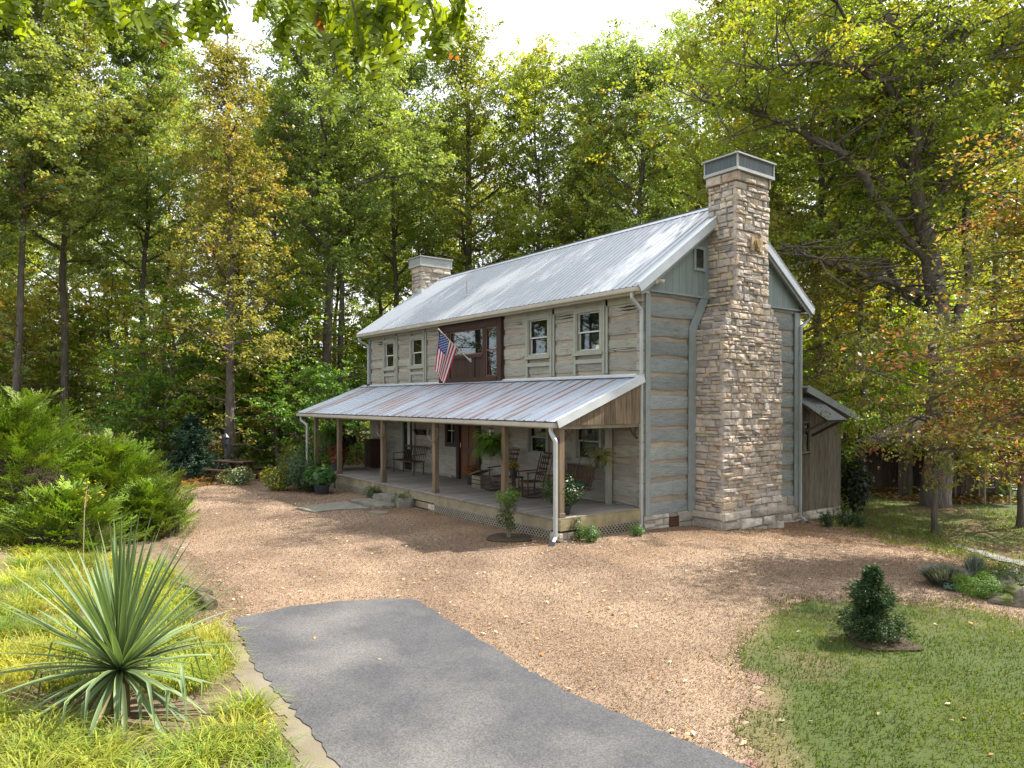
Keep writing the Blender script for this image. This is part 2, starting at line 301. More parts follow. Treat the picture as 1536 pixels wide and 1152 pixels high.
# gravel chips and crushed leaves lying on the yard
q = scatter(GRAVEL, 520000, rs, 8)
EDGE = [(9.2, -8), (6.3, -6), (5.0, -4), (4.9, -2), (6.4, -.4), (10, 0), (16, 0), (16, -2.4), (8.4, -2.4), (7.6, -2.9), (7.2, -3.4), (7.8, -4.6), (8.9, -6.0), (10.8, -7.6)]
qe = scatter(EDGE, 30000, rs, 8, .1); sdq = edged(qe[:, 0], qe[:, 1]); qe = qe[(sdq > -.3) & (rs.random(len(qe)) < ramp(.6, -.2, sdq))]; q = np.concatenate([q, qe]); q = q[~HOUSE_B(q) & ~in_drive(q)]
d = np.hypot(q[:, 0]-CAM[0], q[:, 1]-CAM[1])
P = np.column_stack([q, hgt_v(q[:, 0], q[:, 1])+.016]); V, F = leafquads(P, (.0115+.00045*d)[:, None].ravel(), rs, .8, tilt=.38)
pal = np.array([(.50, .37, .27), (.36, .25, .17), (.62, .50, .40), (.24, .16, .11), (.45, .30, .17), (.72, .62, .54), (.30, .22, .17), (.52, .33, .22)])
C = pal[rs.choice(8, len(q), p=[.26, .2, .12, .09, .13, .03, .1, .07])]*rs.uniform(.55, 1.15, (len(q), 1))*.455*np.array([1.08, .955, .83])
def drift(x, y):      # compacted wheel tracks and leaf drifts
    tr = sum(np.exp(-((np.hypot(x-cx_, y-cy_)-r_)/.32)**2) for cx_, cy_, r_ in ((-7, -22, 15.0), (-7, -22, 16.5), (4.5, -19, 11.2), (4.5, -19, 12.7), (-2, 4, 12.6)))
    nz_ = np.sin(x*.55+2*np.sin(y*.4))+np.sin(y*.8-x*.3+1)+.6*np.sin(x*1.9+y*1.3); lf = np.exp(-((y+3.2)/.8)**2)*(x < .5)+np.exp(-((x-1.6)/1.0)**2)*(y > -3)*1.2+(y > 2.4)*.9
    return tr, nz_, np.clip(lf, 0, 1)
tr, nz_, lf = drift(q[:, 0], q[:, 1]); C *= (1+.30*np.clip(tr, 0, 1)+.08*nz_)[:, None]
kk = rs.random(len(q)) < lf*.55; C[kk] = np.array([.30, .165, .07])*rs.uniform(.5, 1.3, (kk.sum(), 1))
tag(npmesh('gravel_stones', V, F, rep(C, 4), LITTER), 'loose tan gravel and crushed leaves covering the yard', 'gravel', kind='stuff')
# fallen leaves
ql = []; cl = []
for poly, nn in ((LAWN, 260), (GRAVEL, 1800), (BACKL, 2200), (ASPH, 12)):
    q = scatter(poly, nn, rs, 16); ql.append(q)
q = np.concatenate(ql[:3]); q = q[~HOUSE_B(q) & ~inpoly(q[:, 0], q[:, 1], ASPH)]; q = np.concatenate([q, ql[3]])
P = np.column_stack([q, hgt_v(q[:, 0], q[:, 1])+.03]); V, F = leafquads(P, .065, rs, .55, tilt=.2)
pal = np.array([(.42, .26, .11), (.30, .17, .07), (.60, .46, .24), (.45, .40, .28), (.42, .2, .08)])
C = pal[rs.choice(5, len(q))]*rs.uniform(.5, 1.1, (len(q), 1))
tag(npmesh('fallen_leaves', V, F, rep(C, 4), LITTER), 'dry brown leaves fallen on lawn and driveway', 'fallen leaves', kind='stuff')
# woodland litter and low green cover behind the yard
n = 60000; px_ = rs.uniform(-250, 1800, n); dp = 24+rs.random(n)**1.3*45
pp = CAM[:2]+(D0[:2]+RT[:2]*((px_-768)/FPX)[:, None])*dp[:, None]
k = ~inpoly(pp[:, 0], pp[:, 1], GRAVEL) & ~inpoly(pp[:, 0], pp[:, 1], BACKL) & ~HOUSE_B(pp); pp = pp[k]; n = len(pp)
green = (np.sin(pp[:, 0]*.5)+np.sin(pp[:, 1]*.7+pp[:, 0]*.2)+rs.normal(0, .7, n)) > .4
z = hgt_v(pp[:, 0], pp[:, 1])+np.where(green, rs.uniform(.05, .55, n), .03)
V, F = leafquads(np.column_stack([pp, z]), .2, rs, .7, tilt=.6)
C = np.where(green[:, None], np.array([.09, .15, .03]), np.array([.2, .12, .05]))*rs.uniform(.5, 1.5, (n, 1))
tag(npmesh('woodland_ground_cover', V, F, rep(C, 4), LEAF), 'leaf litter and low green plants on the woodland floor', 'ground cover', kind='stuff')
# grass blades
def blades(name, q, h, wd, rs, cols, lean=.5, segs=1, mt=GRASS, label=None, cat='grass', clump=None, zoff=0):
    n = len(q); z = hgt_v(q[:, 0], q[:, 1])+zoff; B = np.column_stack([q, z]); hh = h*rs.uniform(.5, 1.3, n)
    an = rs.uniform(0, 2*np.pi, n); ld = np.column_stack([np.cos(an), np.sin(an), np.zeros(n)])
    if clump is not None: ld = unit(clump+rs.normal(0, .35, (n, 3))*[1, 1, 0])
    sd = np.column_stack([-ld[:, 1], ld[:, 0], np.zeros(n)]); ln = (lean*rs.uniform(.3, 1.4, n)*hh)[:, None]; hz = hh[:, None]*np.array([0, 0, 1]); ww = (wd*rs.uniform(.7, 1.3, n))[:, None]
    if segs == 1:
        V = np.stack([B-sd*ww, B+sd*ww, B+ld*ln+hz], 1).reshape(-1, 3); F = np.arange(3*n).reshape(n, 3); k = 3
    else:
        m1 = B+ld*ln*.3+hz*.6; m2 = B+ld*ln*.85+hz*.92; tp = B+ld*ln*1.5+hz*.8
        V = np.stack([B-sd*ww, B+sd*ww, m1+sd*ww*.9, m1-sd*ww*.9, m2+sd*ww*.7, m2-sd*ww*.7, tp+sd*ww*.1, tp-sd*ww*.1], 1).reshape(-1, 3)
        o = (np.arange(n)*8)[:, None]; F = np.concatenate([o+[0, 1, 2, 3], o+[3, 2, 4, 5], o+[5, 4, 6, 7]]); k = 8
    C = cols*rs.uniform(.65, 1.3, (n, 1))
    return tag(npmesh(name, V, F, rep(C, k), mt), label, cat, kind='stuff')
LAWN2 = [(8.9, -7.6), (7.6, -6.9), (6.8, -6.5), (6.1, -6.0), (4.9, -4.8), (4.5, -2.4), (5.3, -1.0), (6.4, -.5), (7.8, -.4), (10, -.4), (20, -1.0), (20, -12), (9.5, -8.2)]
q = scatter(LAWN2, 190000, rs, 8, .3)
pn = np.sin(q[:, 0]*1.3+2*np.sin(q[:, 1]*.9))+np.sin(q[:, 1]*2.1+q[:, 0]*.6); pn2 = np.sin(q[:, 0]*4.1)*np.sin(q[:, 1]*3.7+1)
keep = rs.random(len(q)) < np.clip(.85-.28*(pn2 > .45)+.1*pn, .12, 1)*ramp(-.45, .45, edged(q[:, 0], q[:, 1])); q = q[keep]; pn = pn[keep]; pn2 = pn2[keep]
dd = np.hypot(q[:, 0]-CAM[0], q[:, 1]-CAM[1])
cols = np.array([.092, .130, .018])[None]+np.clip(pn+pn2, -1, 2)[:, None]*np.array([.022, .022, .003])+rs.normal(0, .5, (len(q), 1))*np.array([.02, .006, .004])
blades('lawn_grass', q, .055, .0032+.0005*dd.mean(), rs, np.clip(cols, .01, 1), .8, label='short green grass and clover of the front lawn')
q = scatter(BACKL, 45000, rs, 18, .3); pn = np.sin(q[:, 0]*1.1+q[:, 1]*.8)+rs.normal(0, .4, len(q)); q2 = q[pn > -.5]
blades('shade_grass', q2, .07, .012, rs, np.tile([.13, .17, .03], (len(q2), 1)), .8, label='thin mossy grass under the trees behind the gravel')
# ornamental sedge in the left bed: mounds of yellow green blades
BED = [(14, -10.6), (12, -10.6), (7, -10.25), (5.8, -10.25), (5, -10.1), (3.9, -10.05), (2.6, -9.85), (1.5, -9.75), (0, -9.65), (-2, -9.6), (-4, -9.7), (-6, -11.5), (-6, -17), (12, -17)]
cen = scatter(BED, 800, rs, 9, .1); yc = gnd(181, 1072)
cen = cen[np.hypot(cen[:, 0]-yc[0], cen[:, 1]-yc[1]) > .78]
nb = 190; ci = np.repeat(np.arange(len(cen)), nb); an = rs.uniform(0, 2*np.pi, len(ci)); rr = np.abs(rs.normal(0, .17, len(ci)))
q = cen[ci]+np.column_stack([np.cos(an), np.sin(an)])*rr[:, None]
ccol = np.array([[.38, .38, .055]])*rs.uniform(.6, 1.2, (len(cen), 1))+rs.uniform(-1, .4, (len(cen), 1))*np.array([[.07, .0, .0]])
lowd = rs.random(len(cen)) < .3; ccol[lowd] = np.array([.16, .24, .04])
out = np.column_stack([np.cos(an), np.sin(an), 0*an]); kb = inpoly(q[:, 0], q[:, 1], BED); q = q[kb]
blades('ornamental_grass', q, .17, .005, rs, np.clip(ccol[ci][kb], .01, 1), 1.0, 2, label='mounds of yellow green ornamental grass beside the driveway', clump=out[kb])
q = scatter(BED, 16000, rs, 8, .1); P = np.column_stack([q, hgt_v(q[:, 0], q[:, 1])+.0]); V, F = leafquads(P, .06, rs, .6, tilt=.3)
pal = np.array([(.35, .24, .14), (.22, .14, .08), (.5, .4, .27), (.40, .33, .24)]); C = pal[rs.choice(4, len(q))]*rs.uniform(.6, 1.1, (len(q), 1))
tag(npmesh('bed_mulch', V, F, rep(C, 4), LITTER), 'brown mulch and dry leaves between the ornamental grasses', 'mulch', kind='stuff')
BEDS = [(14, -10.3), (12, -10.3), (7, -9.95), (5, -9.9), (3.3, -9.75), (2.0, -9.5), (1.2, -9.2), (-2, -9.0), (-5, -8.9), (-9, -8.4), (-13.5, -7.2), (-17, -7), (-17, -17), (14, -17)]
sheet('planting_bed', BEDS, .15, .009, mat('bed_soil', (.10, .075, .045), (.19, .145, .095), 6, rough=1, bump=.7, bscale=40, dist=.02), .1)
# ------------------------------------------------------------------ house
LH, WH, DP = 14.22, 6.33, 2.53
ZE, ZR, ZPE, ZPT, ZF, ZT = 5.565, 8.01, 2.54, 3.52, .497, 5.51
rng = random.Random(7)
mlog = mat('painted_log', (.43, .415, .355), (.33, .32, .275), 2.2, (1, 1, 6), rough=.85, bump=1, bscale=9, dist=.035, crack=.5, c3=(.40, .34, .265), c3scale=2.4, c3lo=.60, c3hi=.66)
mlogg = mat('sky_tinted_gable_log', (.335, .37, .365), (.25, .28, .275), 2.2, (1, 1, 6), rough=.85, bump=1, bscale=9, dist=.03, crack=.6, c3=(.30, .27, .22), c3scale=1.6, c3lo=.66, c3hi=.72)  # same paint as the front logs; cooler gable light put into the colour
mchink = mat('chinking', (.41, .355, .285), (.31, .27, .22), 3, (1, 1, 3), rough=.95, bump=.7, bscale=12, dist=.015)
mtrim = mat('sage_trim', (.34, .345, .29), (.28, .285, .24), 5, rough=.7, bump=.2)
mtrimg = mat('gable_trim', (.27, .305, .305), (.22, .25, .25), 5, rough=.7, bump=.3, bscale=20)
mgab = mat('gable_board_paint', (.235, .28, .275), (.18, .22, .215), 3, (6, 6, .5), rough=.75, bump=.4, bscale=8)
mroof = mat('galvanized_roof', (.42, .44, .465), (.39, .41, .435), 1.2, rough=.42, bump=.15, bscale=3, dist=.01, metal=.35, spec=.5, c3=(.37, .39, .42), c3scale=4, c3lo=.5, c3hi=.75)
mroofw = mat('white_metal_trim', (.62, .66, .68), (.52, .56, .60), 3, rough=.4, bump=.1, metal=.2, spec=.5)
mgut = mat('gutter_paint', (.46, .42, .35), (.38, .35, .29), 3, rough=.5, bump=.1)
mdown = mat('downspout_paint', (.42, .44, .43), (.34, .36, .36), 3, rough=.5, bump=.1)
mblack = mat('black_plastic', (.03, .035, .045), rough=.4, bump=0)
mwood = mat('weathered_wood', (.25, .225, .165), (.15, .13, .095), 3, (1, 1, 1), rough=.9, bump=.6, bscale=14, dist=.01)
mwoodv = mat('weathered_boards', (.21, .185, .145), (.075, .066, .052), 3.2, (9, 9, .7), rough=.9, bump=1, bscale=6, dist=.01)
mpost = mat('porch_post_wood', (.24, .185, .125), (.13, .10, .07), 2.5, (7, 7, .6), rough=.85, bump=.5, bscale=6)
mdeck = mat('deck_boards', (.30, .27, .24), (.20, .18, .165), 2.5, (5, .7, 5), rough=.8, bump=.5, bscale=6)
mbrown = mat('dark_brown_stain', (.060, .032, .022), (.035, .019, .014), 3, (6, 6, .7), rough=.55, bump=.3)
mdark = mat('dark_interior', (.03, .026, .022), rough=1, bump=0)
mwhite = mat('white_paint', (.62, .60, .54), (.5, .49, .45), 4, rough=.6, bump=.15)
mcurt = mat('curtain_cloth', (.38, .40, .22), (.28, .30, .15), 3, (5, 5, .5), rough=1, bump=.2)
mstone = mat('chimney_stone', (1, 1, 1), (.76, .73, .70), 7, rough=.9, bump=1, bscale=16, dist=.03, c3=(.55, .53, .50), c3scale=2.2, c3lo=.58, c3hi=.72)
mmort = mat('mortar', (.38, .34, .28), (.26, .23, .19), 12, rough=1, bump=.6)
mcop = mat('patinated_sheet', (.10, .125, .13), (.055, .07, .075), 4, (9, 9, .6), rough=.5, bump=.3, metal=.3, c3=(.22, .13, .08), c3scale=2.5, c3lo=.6, c3hi=.7)
house = empty('log_cabin', (0, 0, 0), 'two storey sage log cabin with metal roofs, long front porch and stone chimneys', 'house')
def logrow(mb, a, b, nrm, z0, z1, row, col0, depth=.16, jit=.03, bulge=.010, chink=False):
    a = Vector(a); b = Vector(b); L = (b-a).length
    if L < .02: return
    d = (b-a)/L; n = max(1, int(L/.35)); rings = []; cols = []
    for i in range(n+1):
        s = L*i/n; p = a+d*s; key = (p.x*1.9+p.y*2.3)
        j0 = noise.noise(Vector((key*.7, row*5.1, 0)))*jit*2; j1 = noise.noise(Vector((key*.7, row*5.1+2.7, 0)))*jit*2
        bl = bulge*(1+noise.noise(Vector((key*1.3, row*3.3, 4)))*1.2)
        N_ = Vector((nrm[0], nrm[1], 0)); h = z1-z0
        for off, z in ((-depth, z0), (0, z0+j0), (bl, z0+h*.3+j0), (bl*.9, z0+h*.72+j1), (0, z1+j1), (-depth, z1)):
            q = Vector((p.x, p.y, 0))+N_*off; rings.append((q.x, q.y, z))
        t = .92+.16*noise.noise(Vector((key*.5, row*7.7, 9))); cols += [tuple(c*t for c in col0)]*6
    fs = []
    for i in range(n):
        for k in range(6):
            fs.append((i*6+k, i*6+(k+1) % 6, (i+1)*6+(k+1) % 6, (i+1)*6+k))
    fs += [tuple(range(5, -1, -1)), tuple(n*6+k for k in range(6))]
    mb.add(rings, fs, cols=cols)
def logwall(name, chname, A, B, nrm, z0, z1, opens, mlg, parent, depth=.16, period=.425, ck=.12, seed=0, lastboard=None):
    A = Vector((*A, 0)); B = Vector((*B, 0)); L = (B-A).length; d = (B-A)/L; lm = MB(); cm = MB(); z = z0; row = seed; rg = random.Random(seed)
    while z < z1-.02:
        h = (period-ck)*rg.uniform(.92, 1.08); c = ck*rg.uniform(.8, 1.25)
        for kind, za, zb in (('l', z, min(z+h, z1)), ('c', min(z+h, z1), min(z+h+c, z1))):
            if zb-za < .01: continue
            t = rg.uniform(.86, 1.1); col = (t, t, t*rg.uniform(.96, 1.03))
            cuts = sorted({za, zb} | {o for q in opens for o in q[2:] if za < o < zb})
            for u, v in zip(cuts[:-1], cuts[1:]):
                mid = (u+v)/2; xs = [0]; 
                for o in sorted(q for q in opens if q[2] < mid < q[3]): xs += [o[0], o[1]]
                xs.append(L)
                for i in range(0, len(xs), 2):
                    if xs[i+1]-xs[i] > .03:
                        if kind == 'l':
                            s0 = xs[i]        # hewn logs are patched with butted pieces
                            while s0 < xs[i+1]-.05:
                                s1 = min(xs[i+1], s0+rg.uniform(.9, 4.5))
                                if xs[i+1]-s1 < .3: s1 = xs[i+1]
                                t_ = rg.uniform(.9, 1.08); off = Vector((*nrm, 0))*rg.uniform(-.006, .006)
                                logrow(lm, A+d*s0+off, A+d*(s1-.006)+off, nrm, u, v, row+s0*.1, tuple(c_*t_ for c_ in col), depth); s0 = s1
                        else: logrow(cm, A+d*xs[i]-Vector((*nrm, 0))*.03, A+d*xs[i+1]-Vector((*nrm, 0))*.03, nrm, u-.03, v+.03, row+50, col, depth-.04, .008, .006)
        z += h+c; row += 1
    lm.build(name, mlg, parent); cm.build(chname, mchink, parent)
# openings on the front wall, from its left end (x=-LH)
def fo(x0, x1, z0, z1): return (x0+LH, x1+LH, z0, z1)
UPW = [(-12.9, -12.14, 4.17, 5.10), (-10.86, -10.07, 4.17, 5.10), (-4.22, -3.36, 4.19, 5.17), (-2.24, -1.37, 4.19, 5.17)]
BAY = (-8.86, -5.40, 3.56, 5.38)
DOOR = (-7.72, -6.72, .50, 2.55); DWIN = (-8.45, -8.0, 1.62, 2.40); LDOOR = (-11.45, -10.75, .52, 2.45)
LW = [(-4.22, -3.42, 1.52, 2.42), (-2.28, -1.38, 1.48, 2.42)]
ops = [fo(*q) for q in UPW+[BAY, DOOR, DWIN, LDOOR]+LW]
logwall('front_log_wall', 'front_chinking', (-LH, 0), (0, 0), (0, -1), .30, 5.50, ops, mlog, house, seed=3)
logwall('gable_log_wall', 'gable_chinking', (0, .0), (0, WH), (1, 0), .30, 5.50, [], mlogg, house, seed=21, depth=.15)
mb = MB(); mb.box(-LH, -.16, WH-.15, WH, -.5, 5.5); mb.box(-LH, -LH+.15, .17, WH-.16, -.5, 5.5); mb.build_each('rear_wall', mlogg, house)
mb = MB(); mb.box(-LH+.2, -.2, .2, WH-.2, .40, .45); mb.box(-LH+.2, -.2, .2, WH-.2, 3.0, 3.1); mb.build_each('interior_floor', mdark, house)
# corner: interlocking dovetail log ends (front corner), trim boards
mb = MB(); z = .34; k = 0; rg = random.Random(3)
while z < 5.3:
    h = rg.uniform(.16, .24); e = rg.uniform(.012, .05); t = rg.uniform(.7, 1.05)
    mb.box(-.14, .012, -.03-e, .05, z, z+h*.86, (t, t, t)); z += h
mb.build('corner_log_ends', mlog, house)
mb = MB(); mb.box(.022, .05, .035, .19, .3, 5.42); mb.box(.03, .06, WH-.24, WH+.02, .0, 5.42)
mb.box(-LH-.03, -LH+.12, -.055, -.028, 3.6, 5.42)
mb.build_each('corner_trim', mtrimg, house)
# gable boarding
def roofz(y): return ZE+(ZR-ZE)*(1-abs(y-WH/2)/(WH/2+.35))-.06
GW = (1.78, 2.07, 6.2, 6.66)
mb = MB(); y = 0
while y < WH-.01:
    y2 = min(y+.24, WH); t = rng.uniform(.93, 1.05)
    za, zb = roofz(y+.004), roofz(y2-.004)
    ym = (y+y2)/2
    mb.prism([(.0, y+.003, ZT), (.0, y2-.003, ZT), (.0, y2-.003, zb-.02), (.0, y+.003, za-.02)], (.035, 0, 0), (t, t, t)); y = y2
mb.build('gable_boards', mgab, house)
mb = MB(); mb.box(-.02, .075, -.03, WH+.03, ZT-.035, ZT+.012); mb.build('gable_drip_trim', mtrimg, house)
mb = MB(); mb.prism([(-LH, 0, ZT), (-LH, WH, ZT), (-LH, WH/2, ZR-.06)], (-.03, 0, 0)); mb.build('far_gable', mgab, house)
# chimney side boards following the stone
mb = MB()
def quadx(pts, x0, x1, col=(1, 1, 1)): mb.prism([(x0, p[0], p[1]) for p in pts], (x1-x0, 0, 0), col)
quadx([(1.53, .28), (1.78, .28), (1.84, 4.72), (1.56, 4.72)], .03, .062); quadx([(1.56, 4.72), (1.84, 4.72), (2.36, 5.62), (2.13, 5.7)], .03, .0625)
quadx([(4.27, .1), (4.42, .1), (4.42, 4.72), (4.27, 4.72)], .03, .062); quadx([(4.27, 4.72), (4.42, 4.72), (3.9, 5.7), (3.74, 5.62)], .03, .0625)
mb.build_each('chimney_side_board', mtrimg, house)
# ---- roofs
def ribsheet(x0, x1, ya, za, yb, zb, pitch, rw, rh, base, rust=None, thick=0):
    """ribbed sheet from eave (ya,za) to top (yb,zb); returns MB"""
    mb = MB(); d = Vector((0, yb-ya, zb-za)); L = d.length; d /= L; n = Vector((0, -d.z, d.y)) if d.y > 0 else Vector((0, d.z, -d.y))
    if n.z < 0: n = -n
    prof = []; x = x0; i = 0; r = random.Random(int(pitch*1000))
    while x < x1-1e-6:
        rc = rust(i, r) if rust else (1, 1, 1); bs = base(i, r) if callable(base) else base
        for dx, h, c in ((0, 0, bs), (0, 0, rc), (rw*.3, rh, rc), (rw*.7, rh, rc), (rw, 0, rc), (rw, 0, bs)): prof.append((x+dx, h, c))
        x += pitch; i += 1
    prof = [p for p in prof if p[0] < x1]; prof.append((x1, 0, base(i, r) if callable(base) else base)); m = len(prof); ns = 8; vs = []; cs = []
    for s in range(ns+1):
        p = Vector((0, ya, za))+d*(L*s/ns)
        for (x, h, c) in prof:
            q = p+n*h; vs.append((x, q.y, q.z))
            if rust and c[0] > c[2]*1.15:
                f = min(1, max(0, .75+1.6*noise.noise(Vector((x*1.7, s*.45, 3))))); g0 = (.74, .80, .88); c = tuple(a*f+b_*(1-f) for a, b_ in zip(c, g0))
            cs.append(c)
    fs = [(s*m+k, s*m+k+1, (s+1)*m+k+1, (s+1)*m+k) for s in range(ns) for k in range(m-1)]
    mb.add(vs, fs, cols=cs); return mb
XR = .225
def mbase(i, r): t = r.uniform(.97, 1.03); return (t, t, t)
ribsheet(-LH-.25, XR, -.35-.05, ZE-.03, WH/2, ZR, .21, .04, .02, mbase, lambda i, r: (.82, .84, .87)).build('front_roof', mroof, house)
ribsheet(-LH-.25, XR, WH+.40, ZE-.03, WH/2, ZR, .21, .045, .022, mbase).build('rear_roof', mroof, house)
mb = MB()
for s, ya in ((1, -.35), (-1, WH+.35)):          # deck and soffit under the sheet
    mb.prism([(-LH-.22, ya, ZE-.05), (-LH-.22, WH/2, ZR-.035), (-LH-.22, WH/2, ZR-.11), (-LH-.22, ya, ZE-.12)], (LH+.22+XR-.03, 0, 0))
mb.box(-LH-.22, XR-.03, -.345, -.0, ZE-.165, ZE-.125); mb.box(-LH-.22, XR-.03, WH, WH+.345, ZE-.165, ZE-.125)
mb.build('soffit', mat('soffit_wood', (.42, .38, .30), (.33, .30, .24), 3, rough=.8, bump=.2), house)
mb = MB(); x = -LH-.2
mb.prism([(-LH-.25, WH/2-.16, ZR-.085), (-LH-.25, WH/2, ZR+.035), (-LH-.25, WH/2+.16, ZR-.085), (-LH-.25, WH/2, ZR+.02)], (LH+.25+XR, 0, 0))
mb.build('ridge_cap', mroofw, house)
mb = MB(); x = -LH-.2
mb.box(-LH-.2, XR-.1, WH/2-.03, WH/2+.03, ZR+.03, ZR+.05)
mb.build('ridge_vent', mat('vent_dark', (.10, .10, .11), rough=.6, bump=0), house)
for yy, name in ((-.35, 'front'), (WH+.35, 'rear')):
    mb = MB(); s = 1 if yy < 0 else -1
    mb.bar((XR+.015, yy-.03*s, ZE-.085), (XR+.015, WH/2, ZR-.06), .035, .19, (0, 0, 1))
    mb.bar((-LH-.265, yy-.03*s, ZE-.085), (-LH-.265, WH/2, ZR-.06), .035, .19, (0, 0, 1))
    mb.bar((XR-.03, yy-.03*s, ZE+.035), (XR-.03, WH/2, ZR+.06), .16, .012, (0, 0, 1))
    mb.build_each('rake_trim', mroofw, house)
mb = MB(); mb.box(-.0, XR-.0, .0, .0, 0, 0) if False else None
for (ya, yb) in ((-.3, WH/2), (WH+.3, WH/2)): mb.bar((.14, ya, ZE-.15), (.14, yb, ZR-.145), .16, .02)
mb.bar((XR-.03, -.3, ZE-.19), (XR-.03, WH/2, ZR-.19), .02, .1); mb.bar((XR-.03, WH+.3, ZE-.19), (XR-.03, WH/2, ZR-.19), .02, .1)
mb.build_each('rake_soffit', mtrimg, house)
def gutter(name, x0, x1, y, z, m, s=-1):
    mb = MB(); pr = [(0, 0), (.11*s, 0), (.12*s, .02), (.12*s, .10), (.105*s, .10), (.105*s, .025), (0, .02)]
    mb.prism([(x0, y+a, z+b-.1) for a, b in pr], (x1-x0, 0, 0)); mb.box(x0-.004, x0+.004, y+(s*.12 if s < 0 else 0), y+(0 if s < 0 else s*.12), z-.1, z); mb.box(x1-.004, x1+.004, y+(s*.12 if s < 0 else 0), y+(0 if s < 0 else s*.12), z-.1, z)
    return mb.build(name, m, house)
gutter('gutter', -LH-.25, XR, -.352, ZE-.055, mgut); gutter('gutter', -LH-.25, XR, WH+.352, ZE-.055, mdown, 1)
mb = MB(); mb.box(-LH-.2, XR-.03, -.351, -.33, ZE-.2, ZE-.07); mb.build('fascia', mgut, house)
mb = MB()
mb.box(-LH-.24, XR-.02, -.40, -.335, ZE-.052, ZE-.036); mb.build('eave_gap_shade', mblack, house)  # black strip stands in for the shaded gap under the rib ends
# plumbing vent
p = ony(667, 466, .9); mb = MB(); zz = roofz(.9)+.05; mb.lathe([(.09, -.04), (.07, .06), (.03, .09)], (-8.75, .9, zz)); mb.tube([(-8.75, .9, zz), (-8.75, .9, zz+.55)], .022); mb.build('vent_pipe', mdown, house)
# ---- windows
def window(x0, x1, z0, z1, y=0, nrm=-1, m=mtrim, sash=True, curtain=False, parent=house, casing=.075, lamp=False, upper=False):
    """double-hung window in the front wall"""
    f = MB(); c = casing; o = nrm
    def bx(a, b, p, q, u, v, mm=f): mm.box(a, b, min(y+p*o, y+q*o), max(y+p*o, y+q*o), u, v)
    bx(x0-c, x0, .0, .07, z0-c*.3, z1+c); bx(x1, x1+c, .0, .07, z0-c*.3, z1+c); bx(x0-c-.05, x1+c+.05, -.0, .09, z1+c, z1+c+.035)
    bx(x0, x1, .0, .065, z1, z1+c); bx(x0-c-.03, x1+c+.03, -.0, .10, z0-c-.02, z0-c*.3)
    bx(x0, x0+.03, -.14, .055, z0-.02, z1); bx(x1-.03, x1, -.14, .055, z0-.02, z1); bx(x0+.03, x1-.03, -.14, .055, z0-.02, z0+.03)
    w_ = f.build('window', m, parent)
    s = MB(); zm = (z0+z1)/2; a, b = x0+.03, x1-.03
    for u, v, dp in ((zm-.02, z1-.0, -.035), (z0+.03, zm+.02, -.07)):
        t = .032
        for r in ((a, a+t, u, v), (b-t, b, u, v), (a+t, b-t, u, u+t), (a+t, b-t, v-t, v)): bx(r[0], r[1], dp, dp+.03, r[2], r[3], s)
    s.build('sash', mwhite if upper else m, w_)
    g = MB(); bx(a, b, -.05, -.046, zm, z1, g); bx(a, b, -.085, -.081, z0+.03, zm, g); g.build('pane', MATS['glass'], w_)
    if curtain:
        k = MB(); n = 14; aa, bb = curtain; vs = []
        for i in range(n+1):
            xx = a+(b-a)*(aa+(bb-aa)*i/n); yy = y-o*(.14+.012*math.sin(i*2.2)); vs += [(xx, yy, z0+.05), (xx, yy, z1-.02)]
        k.add(vs, [(2*i, 2*i+2, 2*i+3, 2*i+1) for i in range(n)]); k.build('curtain', mcurt, w_)
    if lamp:
        k = MB(); xx = a+(b-a)*.72
        for q in (-.04, .05): k.lathe([(.028, 0), (.03, .08), (.018, .1)], (xx+q, y-o*.13, z0+.05), 8)
        k.build('window_candle', emit('lit_candle', (1, .62, .22), 1.6), w_)
    return w_
window(*UPW[0], curtain=(.4, .95), upper=True); window(*UPW[1], curtain=(.25, .85), lamp=False, upper=True); window(*UPW[2], curtain=(.35, .75), upper=True); window(*UPW[3], lamp=True, upper=True)
for q in LW: window(*q, upper=False)
# framed battens around upper windows down to the porch roof
mb = MB()
for (x0, x1, z0, z1) in UPW:
    for x in (x0-.10, x1+.075): mb.box(x, x+.085, -.062, -.026, 3.62, z1+.33)
    mb.box(x1+.185, x1+.255, -.05, -.0265, 3.62, z1+.37)
    mb.box(x0-.1+.0855, x1+.0745, -.060, -.0262, z0-.30, z0-.2)
mb.build_each('wall_batten', mtrim, house)
mb = MB(); mb.box(-LH, 0, -.075, -.026, 5.28, 5.40) if False else None
mb.box(-LH, BAY[0]-.1, -.05, -.024, 5.30, 5.41, (1, .98, .9)); mb.box(BAY[1]+.1, 0, -.05, -.024, 5.24, 5.41, (1, .98, .9)); mb.build_each('frieze_board', mtrim, house)
# ---- brown bay with picture window
bay = MB(); x0, x1, z0, z1 = BAY
def bb(a, b, u, v, p=.0, q=.10, m=None): (m or bay).box(a, b, -q, -p, u, v)
bb(x0, x0+.16, z0-.02, z1+.02, -.12, .12); bb(x1-.22, x1, z0-.02, z1+.02, -.12, .12); bb(x0+.16, x1-.22, z1-.22, z1+.02, -.12, .13); bb(x0+.16, x1-.22, z0-.02, z0+.12, -.12, .14)
xa, xb = x0+.62, x1-.98
bb(xa-.14, xa, z0+.12, z1-.22, -.12, .09); bb(xb, xb+.16, z0+.12, z1-.22, -.12, .09)
zm = z0+.72; bb(xa, xb, zm, zm+.09, -.12, .10)
n = 9; dx = (xb-xa)/n
for i in range(n):
    t = rng.uniform(.8, 1.25); bay.box(xa+i*dx+.004, xa+(i+1)*dx-.004, -.05, .05, z0+.12, zm, (t, t, t))
bw = bay.build('brown_window_bay', mbrown, house)
fr = MB()
